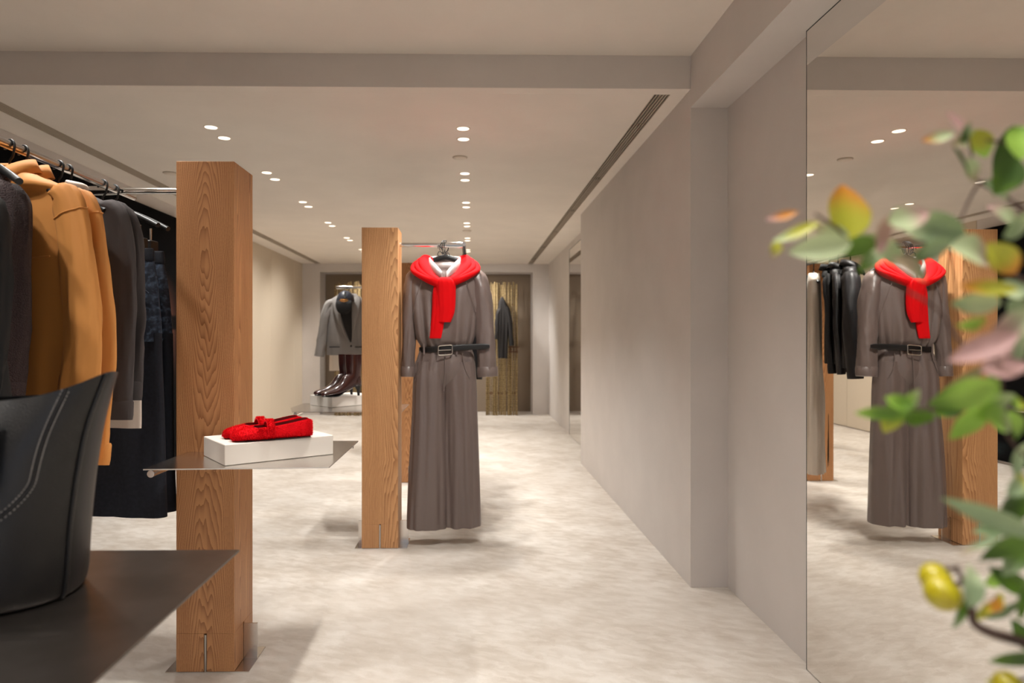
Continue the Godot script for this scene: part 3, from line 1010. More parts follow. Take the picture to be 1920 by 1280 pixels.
	add("neck_label", boxmesh(Vector3(0.0, 1.632, -0.022), Vector3(0.034, 0.005, 0.0012), 0.0004), mat("satin_lining", Color.WHITE), t)
	seam(t, "raglan_seam", [Vector3(0.1, 1.60, 0.062), Vector3(0.13, 1.53, 0.078), Vector3(0.165, 1.43, 0.075), Vector3(0.185, 1.35, 0.06)], "jumpsuit", 0.0022)
	seam(t, "raglan_seam", [Vector3(-0.1, 1.60, 0.062), Vector3(-0.13, 1.53, 0.078), Vector3(-0.165, 1.43, 0.075), Vector3(-0.185, 1.33, 0.06)], "jumpsuit", 0.002)

	# belt with its loose end sticking out
	var b := thing("belt", "black leather belt with square silver buckle round the jumpsuit's waist", "belt", o)
	s = begin()
	var pts := []
	for i in 41:
		var a := TAU * i / 40.0
		pts.append(Vector3(0.006 + cos(a) * 0.156, 1.146 + cos(a) * 0.008, sin(a) * 0.08))
	band(s, pts, [Vector3(0, 1, 0)], [0.0165], [0.0025], 8, 0.6, false)
	add("strap", done(s), mat("belt_leather", Color.WHITE), b)
	s = begin()
	band(s, curve([Vector3(-0.02, 1.146, 0.086), Vector3(0.05, 1.15, 0.089), Vector3(0.12, 1.155, 0.084), Vector3(0.18, 1.157, 0.085), Vector3(0.262, 1.16, 0.09)], 4), [Vector3(0, 1, 0)], [0.017, 0.017, 0.017, 0.017, 0.017, 0.017, 0.017, 0.017, 0.017, 0.017, 0.017, 0.017, 0.017, 0.017, 0.0165, 0.015, 0.010], [0.0025], 10, 0.6)
	add("loose_end", done(s), mat("belt_leather", Color.WHITE), b)
	s = begin()
	var bk := []
	for i in 33:
		var a := TAU * i / 32.0
		var c := signf(cos(a)) * pow(absf(cos(a)), 0.28)
		var e := signf(sin(a)) * pow(absf(sin(a)), 0.28)
		bk.append(Vector3(0.006 + c * 0.0405, 1.138 + e * 0.0275 + c * 0.003, 0.094))
	tube(s, bk, [0.0036], 8)
	add("buckle", done(s), mat("buckle", Color.WHITE), b)
	seam(b, "buckle_prong", [Vector3(-0.034, 1.136, 0.095), Vector3(0.0, 1.138, 0.0945), Vector3(0.04, 1.14, 0.095)], "buckle", 0.002)

	# red jumper knotted over the shoulders
	var k := thing("red_jumper", "bright red knitted jumper draped over the jumpsuit's shoulders, sleeves hanging", "jumper", o)
	var rd := mat("red_knit", Color.WHITE)
	for side in [-1.0, 1.0]:
		s = begin()
		var e := 1.0 if side > 0 else 0.94
		for layer in 3:
			var f := layer * 0.012
			band(s, curve([Vector3(side * (0.07 + f), 1.665 - f * 0.4, -0.045), Vector3(side * (0.105 + f * 1.6) * e, 1.672 - f * 1.2, 0.0), Vector3(side * (0.118 + f * 2.2) * e, 1.63 - f * 1.4, 0.05), Vector3(side * (0.078 + f * 1.1), 1.57 - f * 0.8, 0.09 + f * 0.2), Vector3(side * 0.03, 1.532 - f * 0.5, 0.112)], 5), [Vector3(side * 0.9, 0.5, 0.1)], [0.03, 0.033, 0.035, 0.036, 0.037, 0.039, 0.041, 0.042, 0.042, 0.042, 0.042, 0.041, 0.04, 0.038, 0.036, 0.034, 0.032, 0.03, 0.028, 0.026, 0.024], [0.016, 0.017, 0.018, 0.019, 0.02, 0.02, 0.021], 14)
		add("shoulder_fold", done(s), rd, k)
	s = begin()
	loft(s, cloth_rings([[1.555, 0.026, 0.012, 0.006, 0.118, 0.0], [1.54, 0.048, 0.022, 0.008, 0.12, 0.004], [1.51, 0.054, 0.024, 0.012, 0.12, 0.008], [1.44, 0.052, 0.02, 0.014, 0.114, 0.008], [1.36, 0.046, 0.016, 0.014, 0.11, 0.006], [1.306, 0.036, 0.013, 0.004, 0.11, 0.003], [1.298, 0.033, 0.01, 0.003, 0.11, 0.001]], 81, 7.0, 36, 0.85))
	add("sleeve", done(s), rd, k)
	s = begin()
	loft(s, cloth_rings([[1.52, 0.03, 0.014, -0.026, 0.098, 0.0], [1.46, 0.036, 0.018, -0.03, 0.1, 0.006], [1.38, 0.038, 0.017, -0.03, 0.098, 0.007], [1.28, 0.036, 0.014, -0.04, 0.096, 0.005], [1.215, 0.034, 0.012, -0.05, 0.096, 0.002], [1.205, 0.031, 0.009, -0.051, 0.096, 0.001]], 82, 7.0, 36, 0.85))
	add("sleeve", done(s), rd, k)


func blazer_group() -> void:
	var x := -1.322
	var d := 7.32
	hanger(at(x, 1.755, d), PI / 2 , "hanger in the grey blazer on the farthest post", 0.02, 0.0, "black_plastic", true).get_node("shoulder_bar").free()
	var t := thing("blazer", "cropped grey wool blazer hanging on the farthest post's arm", "blazer", at(x, 0, d))
	var m := mat("blazer_grey", Color.WHITE)
	add("body", cloth([[1.69, 0.055, 0.04, 0, 0, 0], [1.675, 0.09, 0.05, 0, 0, 0], [1.645, 0.15, 0.055, 0, 0, 0], [1.61, 0.195, 0.06, 0, 0, 0.002], [1.58, 0.208, 0.065, 0, 0, 0.003], [1.42, 0.205, 0.085, 0, 0, 0.006], [1.2, 0.215, 0.09, 0, 0, 0.01], [1.045, 0.23, 0.09, 0.01, 0, 0.01], [1.04, 0.228, 0.088, 0.01, 0, 0.01]], 91, 2.6), m, t)
	sleeve(t, "blazer_grey", -1.0, Vector3(-0.193, 1.57, 0), Vector3(-0.255, 1.28, 0.02), Vector3(-0.292, 1.02, 0.06), 0.062, 0.048, 0.06, 92, false)
	sleeve(t, "blazer_grey", 1.0, Vector3(0.193, 1.57, 0), Vector3(0.245, 1.28, 0.02), Vector3(0.26, 1.02, 0.06), 0.062, 0.048, 0.06, 93, false)
	# dark V of the neckline and the lapels
	var s := begin()
	band(s, [Vector3(0.0, 1.67, 0.05), Vector3(0.01, 1.5, 0.094), Vector3(0.03, 1.32, 0.1), Vector3(0.05, 1.17, 0.103)], [Vector3(1, 0, 0)], [0.07, 0.075, 0.045, 0.006], [0.006], 10)
	add("neckline", done(s), mat("charcoal", Color.WHITE), t)
	for side in [-1.0, 1.0]:
		s = begin()
		band(s, curve([Vector3(side * 0.07, 1.685, 0.0), Vector3(side * 0.098, 1.63, 0.058), Vector3(side * 0.1, 1.54, 0.09), Vector3(side * 0.075 + 0.01, 1.38, 0.107), Vector3(side * 0.02 + 0.045, 1.17, 0.108)], 4), [Vector3(1, 0.2 * side, -0.2 * side)], [0.02, 0.024, 0.028, 0.034, 0.042, 0.045, 0.046, 0.045, 0.042, 0.038, 0.034, 0.028, 0.022, 0.016, 0.010, 0.006, 0.004], [0.005], 10)
		add("lapel", done(s), m, t)
	for k in [-0.12, 0.15]:
		add("pocket_flap", boxmesh(Vector3(k, 1.12, 0.104), Vector3(0.055, 0.006, 0.004), 0.002), mat("charcoal", Color.WHITE), t)
	s = begin()
	lathe(s, [[0.011, 0.0], [0.011, 0.005]], 14)
	var bt := add("button", done(s), mat("charcoal", Color.WHITE), t, Vector3(0.055, 1.13, 0.106))
	bt.rotation.x = PI / 2
	var sh := thing("knit_jumper", "pale knitted jumper showing below the blazer's hem", "jumper", at(x - 0.05, 0, d + 0.12), 0.0)
	add("body", cloth([[1.5, 0.12, 0.02, 0, 0, 0], [1.2, 0.16, 0.025, 0, 0, 0.004], [0.9, 0.17, 0.025, 0, 0, 0.006], [0.86, 0.168, 0.024, 0, 0, 0.006]], 96), mat("ivory_cloth", Color.WHITE), sh)

	# baseball cap hung over the collar
	var c := thing("cap", "navy baseball cap with gold lettering hung over the blazer's collar", "cap", at(x + 0.0, 1.585, d - 0.155))
	var navy := mat("cap_navy", Color.WHITE)
	s = begin()
	var rings := []
	for i in 9:
		var a := PI / 2 * i / 8.0
		rings.append(oval(Vector3(0, 0.01 + sin(a) * 0.118, -0.02), Vector3(cos(a) * 0.095 + 0.0005, 0, 0), Vector3(0, 0, cos(a) * 0.09 + 0.0005), 24))
	loft(s, rings)
	add("crown", done(s), navy, c)
	s = begin()
	band(s, curve([Vector3(0, 0.02, 0.062), Vector3(0, -0.012, 0.076), Vector3(0, -0.06, 0.083), Vector3(0, -0.12, 0.084)], 4), [Vector3(1, 0, 0)], [0.07, 0.076, 0.08, 0.082, 0.084, 0.084, 0.083, 0.081, 0.078, 0.073, 0.064, 0.05, 0.03], [0.004], 14)
	add("visor", done(s), mat("black_cloth", Color.WHITE), c)
	add("front_stripe", boxmesh(Vector3(0.008, 0.07, 0.046), Vector3(0.012, 0.045, 0.012), 0.005, Basis(Vector3(1, 0, 0), -0.5)), mat("black_cloth", Color.WHITE), c)
	s = begin()
	for i in 15:
		var q := i / 14.0 - 0.5
		cbox(s, Vector3(q * 0.118, 0.024 + q * q * 0.055, 0.0765 - q * q * 0.2), Vector3(0.0034, 0.0055 + 0.0012 * (i % 3), 0.0015), 0.0004)
	for i in 11:
		var q := i / 10.0 - 0.5
		cbox(s, Vector3(q * 0.085, 0.006 + q * q * 0.05, 0.0815 - q * q * 0.05), Vector3(0.003, 0.0042 + 0.001 * (i % 2), 0.0015), 0.0004)
	add("gold_lettering", done(s), mat("gold_thread", Color.WHITE), c)


func boot_mesh() -> Array:
	var s := begin()
	var rings := []
	var spec := dense([[0.272, -0.012, 0.0, 0.047, 0.056], [0.2, -0.012, 0.0, 0.045, 0.053], [0.145, -0.01, 4.0, 0.039, 0.047], [0.115, 0.0, 22.0, 0.038, 0.056], [0.088, 0.03, 46.0, 0.04, 0.05], [0.064, 0.062, 62.0, 0.042, 0.04], [0.043, 0.1, 74.0, 0.045, 0.03], [0.029, 0.145, 84.0, 0.044, 0.023], [0.022, 0.185, 90.0, 0.038, 0.0175], [0.019, 0.204, 90.0, 0.029, 0.013], [0.018, 0.211, 90.0, 0.016, 0.006]], 3)
	for r in spec:
		var a := deg_to_rad(r[2])
		rings.append(oval(Vector3(0, r[0], r[1]), Vector3(r[3], 0, 0), Vector3(0, sin(a), cos(a)) * r[4], 24))
	loft(s, rings)
	# heel counter
	loft(s, [oval(Vector3(0, 0.135, -0.02), Vector3(0.034, 0, 0), Vector3(0, 0, 0.036), 20), oval(Vector3(0, 0.1, -0.026), Vector3(0.036, 0, 0), Vector3(0, 0, 0.038), 20), oval(Vector3(0, 0.075, -0.03), Vector3(0.034, 0, 0), Vector3(0, 0, 0.036), 20), oval(Vector3(0, 0.066, -0.03), Vector3(0.028, 0, 0), Vector3(0, 0, 0.03), 20)])
	var up := done(s)
	s = begin()
	band(s, curve([Vector3(0, 0.068, -0.06), Vector3(0, 0.062, -0.01), Vector3(0, 0.03, 0.06), Vector3(0, 0.005, 0.115), Vector3(0, 0.0045, 0.17), Vector3(0, 0.0065, 0.206)], 4), [Vector3(1, 0, 0)], [0.024, 0.028, 0.03, 0.03, 0.028, 0.026, 0.026, 0.028, 0.032, 0.036, 0.04, 0.044, 0.045, 0.045, 0.044, 0.042, 0.038, 0.034, 0.028, 0.02, 0.01], [0.004], 12)
	var sole := done(s)
	s = begin()
	loft(s, [oval(Vector3(0, 0.07, -0.035), Vector3(0.022, 0, 0), Vector3(0, 0, 0.022), 14), oval(Vector3(0, 0.04, -0.045), Vector3(0.012, 0, 0), Vector3(0, 0, 0.011), 14), oval(Vector3(0, 0.0, -0.048), Vector3(0.008, 0, 0), Vector3(0, 0, 0.008), 14)])
	return [up, sole, done(s)]


func boots_and_blocks() -> void:
	# blocks
	var b1 := add("display_block", boxmesh(Vector3.ZERO, Vector3(0.186, 0.0335, 0.121), 0.002), mat("white_block", Color.WHITE), self)
	b1.position = at(-0.707, 0.8305, 2.396)
	b1.rotation.y = deg_to_rad(BLOCK1)
	tag(b1, "white display block under the red slippers", "display block", "white display blocks")
	var b2 := add(numbered("display_block"), boxmesh(Vector3.ZERO, Vector3(0.17, 0.0335, 0.13), 0.002), mat("white_block", Color.WHITE), self)
	numbered("display_block")
	b2.name = "display_block_001"
	b2.position = at(-0.87, 0.7945, 4.625)
	b2.rotation.y = deg_to_rad(45.0)
	tag(b2, "white display block under the brown boots", "display block", "white display blocks")
	var parts := boot_mesh()
	for i in 2:
		var t := thing("ankle_boot", ["nearer glossy dark brown heeled ankle boot on the block", "farther glossy dark brown heeled ankle boot, behind the other"][i], "boot", [at(-0.785, 0.829, 4.50), at(-0.85, 0.829, 4.60)][i], deg_to_rad([-54.0, -58.0][i]), "pair of brown ankle boots")
		add("upper", parts[0], mat("boot_leather", Color.WHITE), t)
		add("sole", parts[1], mat("black_plastic", Color.WHITE), t)
		add("heel", parts[2], mat("black_plastic", Color.WHITE), t)


const BLOCK1 := 36.0


func slipper(where: Vector3, turn: float, label: String, seed_: int) -> void:
	# local +z is the toe
	var t := thing("fur_slipper", label, "slipper", where, turn, "pair of red fur slippers")
	# rows: z, half width, height of the sides, opening half angle (180 = closed over)
	var spec := dense([[-0.128, 0.012, 0.05, 175.0], [-0.122, 0.028, 0.064, 150.0], [-0.10, 0.036, 0.064, 128.0], [-0.05, 0.038, 0.055, 118.0], [0.0, 0.039, 0.048, 118.0], [0.035, 0.042, 0.046, 135.0], [0.055, 0.044, 0.045, 165.0], [0.085, 0.043, 0.04, 180.0], [0.112, 0.036, 0.032, 180.0], [0.126, 0.024, 0.025, 180.0], [0.132, 0.008, 0.016, 180.0]], 4)
	var n := 30
	var outer := []
	var inner := []
	for r in spec:
		var ro := []
		var ri := []
		for j in n + 1:
			var q := float(j) / n * 2.0 - 1.0
			var a: float = q * deg_to_rad(minf(r[3], 179.0))
			var dir := Vector3(sin(a), -cos(a), 0)
			var h: float = r[2] / 2.0
			var p := Vector3(dir.x * r[1] * (1.0 if dir.y < 0.3 else 1.0), h + dir.y * h, r[0])
			if r[3] < 170.0 and absf(a) > PI / 2:
				p.x = signf(a) * lerpf(r[1], r[1] * 0.86, (absf(a) - PI / 2) / (deg_to_rad(r[3]) - PI / 2))
				p.y = lerpf(h, r[2] * 0.98, (absf(a) - PI / 2) / (deg_to_rad(r[3]) - PI / 2))
			p.y = maxf(p.y, 0.004)
			ro.append(p)
			ri.append(Vector3(p.x * 0.86, lerpf(h, p.y, 0.9) + 0.002, p.z * 0.96))
		outer.append(ro)
		inner.append(ri)
	var s := begin()
	loft(s, outer, false, false, true, false)
	add("upper", done(s), mat("red_fur", Color.WHITE), t)
	s = begin()
	loft(s, inner, false, false, true, false)
	add("lining", done(s), mat("red_lining", Color.WHITE), t)
	s = begin()
	band(s, [Vector3(0, 0.003, -0.122), Vector3(0, 0.003, -0.05), Vector3(0, 0.003, 0.04), Vector3(0, 0.003, 0.09), Vector3(0, 0.004, 0.122)], [Vector3(1, 0, 0)], [0.024, 0.033, 0.036, 0.036, 0.016], [0.003], 12)
	add("sole", done(s), mat("black_plastic", Color.WHITE), t)
	var strap := []
	for i in 13:
		var a := deg_to_rad(-100.0 + 200.0 * i / 12.0)
		strap.append(Vector3(sin(a) * 0.043, 0.024 + cos(a) * 0.036, 0.012))
	s = begin()
	band(s, strap, [Vector3(0, 0, 1)], [0.0125], [0.006], 12)
	add("strap", done(s), mat("red_fur", Color.WHITE), t)
	# fur
	var r2 := RandomNumberGenerator.new()
	r2.seed = seed_
	s = begin()
	for k in 16000:
		var base: Vector3
		var nrm: Vector3
		if k % 6 == 0:
			var i := r2.randi_range(0, 11)
			base = strap[i].lerp(strap[i + 1], r2.randf()) + Vector3(0, 0, r2.randf_range(-0.0125, 0.0125))
			nrm = (base - Vector3(0, 0.024, base.z)).normalized()
			base += nrm * 0.005
		else:
			var i := r2.randi_range(0, outer.size() - 2)
			var j := r2.randi_range(0, n - 1)
			base = outer[i][j].lerp(outer[i + 1][j + 1], r2.randf())
			if base.y < 0.007:
				continue
			nrm = (outer[i + 1][j] - outer[i][j]).cross(outer[i][j + 1] - outer[i][j]).normalized()
			if nrm.dot(base - Vector3(0, 0.022, base.z)) < 0.0:
				nrm = -nrm
		var tip := base + (nrm + Vector3(r2.randf_range(-0.6, 0.6), r2.randf_range(-0.7, 0.4), r2.randf_range(-0.7, 0.3))).normalized() * r2.randf_range(0.004, 0.008)
		var w := nrm.cross(Vector3(r2.randf_range(-1, 1), r2.randf_range(-1, 1), r2.randf_range(-1, 1))).normalized() * 0.0006
		s.add_vertex(base - w)
		s.add_vertex(base + w)
		s.add_vertex(tip)
	var f := add("fur", done(s), mat("red_fur", Color.WHITE), t)
	f.set_meta("kind", "stuff")


func handbag() -> void:
	var t := thing("handbag", "black leather bucket handbag standing on the dark steel shelf", "handbag", at(-0.832, 0.797, 1.10), deg_to_rad(0.0))
	var m := mat("black_leather", Color.WHITE)
	var prof := dense([[0.0, 0.19, 0.112], [0.004, 0.2, 0.122], [0.03, 0.206, 0.127], [0.10, 0.211, 0.127], [0.18, 0.222, 0.122], [0.25, 0.237, 0.112], [0.318, 0.262, 0.085]], 5)
	var outer := []
	var inner := []
	var n := 64
	for i in prof.size():
		var r: Array = prof[i]
		var q := float(i) / (prof.size() - 1)
		var ro := []
		var ri := []
		for j in n:
			var a := TAU * j / n
			var c := cos(a)
			var sn := sin(a)
			var y: float = r[0] + q * q * (0.034 * pow(absf(c), 4.0) - 0.014 * (1.0 - absf(c)))
			# a soft dent in the front and a pinched corner at the mouth
			var dent := 0.022 * exp(-pow((c - 0.42) / 0.22, 2.0)) * q * (1.0 if sn > 0 else 0.3)
			var zz: float = signf(sn) * pow(absf(sn), 0.9) * (r[2] - dent)
			var xx: float = signf(c) * pow(absf(c), 0.82) * r[1]
			ro.append(Vector3(xx, y, zz))
			ri.append(Vector3(xx * 0.985, y, zz * 0.96))
		outer.append(ro)
		inner.append(ri)
	var s := begin()
	loft(s, outer, true, false)
	add("body", done(s), m, t)
	s = begin()
	inner.append(outer[-1])
	loft(s, inner.slice(3), true, false)
	add("lining", done(s), mat("black", Color.WHITE), t)
	# piping round the base and down the corner
	s = begin()
	var pts := []
	for j in n + 1:
		pts.append(outer[3][j % n] * Vector3(1.004, 0.0, 1.008) + Vector3(0, 0.006, 0))
	tube(s, pts, [0.0028], 8)
	add("base_piping", done(s), m, t)
	for jj in [2]:
		s = begin()
		pts = []
		for i in range(2, outer.size()):
			pts.append(outer[i][jj] * Vector3(1.006, 1, 1.01))
		tube(s, pts, [0.0034], 8)
		add("side_piping", done(s), m, t)
	# stitched front panel edge: a curve from the mouth round to the front
	s = begin()
	var path := []
	for i in 34:
		var q := i / 33.0
		var row := int(lerpf(outer.size() - 1, 13.0, pow(q, 1.0) if q < 0.7 else 0.7 + (q - 0.7) * 0.55))
		var col := lerpf(6.5, 7.0, q) if q < 0.55 else lerpf(6.98, 20.0, pow((q - 0.55) / 0.45, 1.6))
		var p: Vector3 = outer[row][int(col)].lerp(outer[row][int(col) + 1], col - int(col))
		path.append(p)
	path = curve(path, 2)
	for i in 5:
		var sm := path.duplicate()
		for k in range(1, path.size() - 1):
			sm[k] = (path[k - 1] + path[k] * 2.0 + path[k + 1]) / 4.0
		path = sm
	for k in path.size():
		path[k] += Vector3(0.25, 0, 1).normalized() * 0.002
	tube(s, path, [0.0016], 6)
	add("panel_seam", done(s), m, t)
	s = begin()
	for k in range(1, path.size() - 1):
		var tg: Vector3 = (path[k + 1] - path[k - 1]).normalized()
		var nn := Vector3(0.25, 0, 1).normalized()
		var sd := tg.cross(nn).normalized()
		for e in [-1.0, 1.0]:
			cbox(s, path[k] + sd * e * 0.0046 + nn * 0.001, Vector3(0.0007, 0.0016, 0.0007), 0.0002, Basis(sd, tg, nn).orthonormalized())
	add("stitching", done(s), mat("blazer_grey", Color.WHITE), t)
	s = begin()
	band(s, curve([Vector3(0.118, 0.28, 0.088), Vector3(0.12, 0.24, 0.104), Vector3(0.119, 0.19, 0.115), Vector3(0.105, 0.165, 0.118)], 4), [Vector3(1, 0, -0.2)], [0.022], [0.003], 10, 0.6)
	add("handle_tab", done(s), m, t)


func far_wall_things() -> void:
	for k in 2:
		var w: float = [0.496, 1.15][k]
		var x0: float = [0.227, -2.16][k]
		var t := thing("reed_screen", ["narrow screen of dried reeds behind the dark jacket", "wide screen of dried reeds behind the grey blazer"][k], "screen", at(x0, 0, 10.78), 0.0, "dried reed screens")
		var r2 := RandomNumberGenerator.new()
		r2.seed = 50 + k
		var s := begin()
		var x := 0.0
		while x < w:
			var r := r2.randf_range(0.006, 0.013)
			x += r
			var z := r2.randf_range(-0.03, 0.02)
			var top := 2.085 + r2.randf_range(-0.03, 0.03)
			var pts := []
			for i in 7:
				pts.append(Vector3(x + r2.randf_range(-0.003, 0.003), top * i / 6.0, z + r2.randf_range(-0.003, 0.003)))
			tube(s, pts, [r], 6)
			x += r + (0.012 if r2.randf() < 0.3 else 0.0)
		var o := add("reeds", done(s), mat("reed", Color.WHITE), t)
		o.set_meta("kind", "stuff")
		for y in [0.35, 1.75]:
			add("back_batten", boxmesh(Vector3(w / 2, y, -0.035), Vector3(w / 2, 0.02, 0.012), 0.002), mat("wood_dark", Color.WHITE), t)
	# jacket on a hook on the narrow screen
	var h := add("wall_hook", boxmesh(Vector3(0, 0, 0), Vector3(0.012, 0.02, 0.05), 0.004), mat("wood_dark", Color.WHITE), self)
	h.position = at(0.475, 1.845, 10.70)
	tag(h, "dark wooden hook holding the jacket on the reed screen", "hook")
	var j := thing("dark_jacket", "dark brown jacket hung from a hook on the reed screen", "jacket", at(0.49, 0, 10.655))
	add("body", cloth([[1.86, 0.012, 0.012, -0.012, 0, 0], [1.80, 0.045, 0.035, -0.01, 0, 0.002], [1.7, 0.075, 0.045, 0, 0, 0.006], [1.55, 0.095, 0.05, 0.005, 0, 0.012], [1.3, 0.09, 0.05, 0.0, 0, 0.014], [1.1, 0.08, 0.045, -0.005, 0, 0.012], [0.905, 0.072, 0.04, -0.005, 0, 0.01]], 97), mat("charcoal", Color.WHITE), j)
	sleeve(j, "charcoal", 1.0, Vector3(0.06, 1.68, 0.01), Vector3(0.115, 1.38, 0.02), Vector3(0.135, 1.10, 0.03), 0.045, 0.035, 0.04, 98, false)
	sleeve(j, "charcoal", -1.0, Vector3(-0.05, 1.66, 0.01), Vector3(-0.09, 1.42, 0.03), Vector3(-0.1, 1.2, 0.03), 0.04, 0.032, 0.036, 99, false)
	var b := thing("wooden_bracket", "small dark wooden peg bracket beside the hung jacket", "bracket", at(0.665, 1.05, 10.72))
	add("top_board", boxmesh(Vector3(0, 0.03, 0), Vector3(0.085, 0.009, 0.03), 0.003), mat("wood_dark", Color.WHITE), b)
	add("lower_board", boxmesh(Vector3(-0.005, -0.045, 0), Vector3(0.075, 0.009, 0.025), 0.003), mat("wood_dark", Color.WHITE), b)
	for k in [-0.05, 0.0, 0.05]:
		add("peg", boxmesh(Vector3(k, -0.006, 0), Vector3(0.007, 0.036, 0.01), 0.002), mat("wood_dark", Color.WHITE), b)
	# dark photo mural on the left wall
	var im := Image.create(256, 128, false, Image.FORMAT_RGB8)
	im.fill(Color8(7, 6, 7))
	var nz := FastNoiseLite.new()
	nz.seed = 77
	nz.frequency = 0.02
	for y in 128:
		for x in 256:
			# skin-coloured arm printed near the far end, teal cloth at its foot
			var q := Vector2((x - 226.0 + (y - 55.0) * 0.10) / 11.0, (y - 66.0) / 30.0)
			var a := clampf(1.3 - q.length(), 0.0, 1.0) * (1.0 if absf(y - 53.0) > 3.5 else 0.15)
			var c := Color8(7, 6, 7).lerp(Color8(150, 92, 74), a)
			var f := clampf((y - 116.0) / 8.0, 0.0, 1.0) * clampf(0.5 + nz.get_noise_2d(x * 2.0, y * 2.0) * 1.4, 0.0, 1.0) * clampf((x - 200.0) / 30.0, 0, 1)
			im.set_pixel(x, y, c.lerp(Color8(62, 84, 88), f))
	var mm := StandardMaterial3D.new()
	mm.resource_name = "mural_print"
	mm.albedo_texture = ImageTexture.create_from_image(im)
	mm.roughness = 0.9
	mm.metallic_specular = 0.2
	mm.cull_mode = BaseMaterial3D.CULL_DISABLED
	var mu := thing("photo_mural", "large black photo mural on the wall behind the clothes rail", "mural", at(XL, 0, 0))
	add("board", slab(0.001, 0.03, 0.03, 2.3, -0.5, 6.76, 0.001), mat("black", Color.WHITE), mu)
	var q2 := QuadMesh.new()
	q2.size = Vector2(7.25, 2.265)
	var pr := add("print", q2, mm, mu, Vector3(0.0315, 1.165, -3.13))
	pr.rotation.y = PI / 2
	pr.scale.x = 1.0


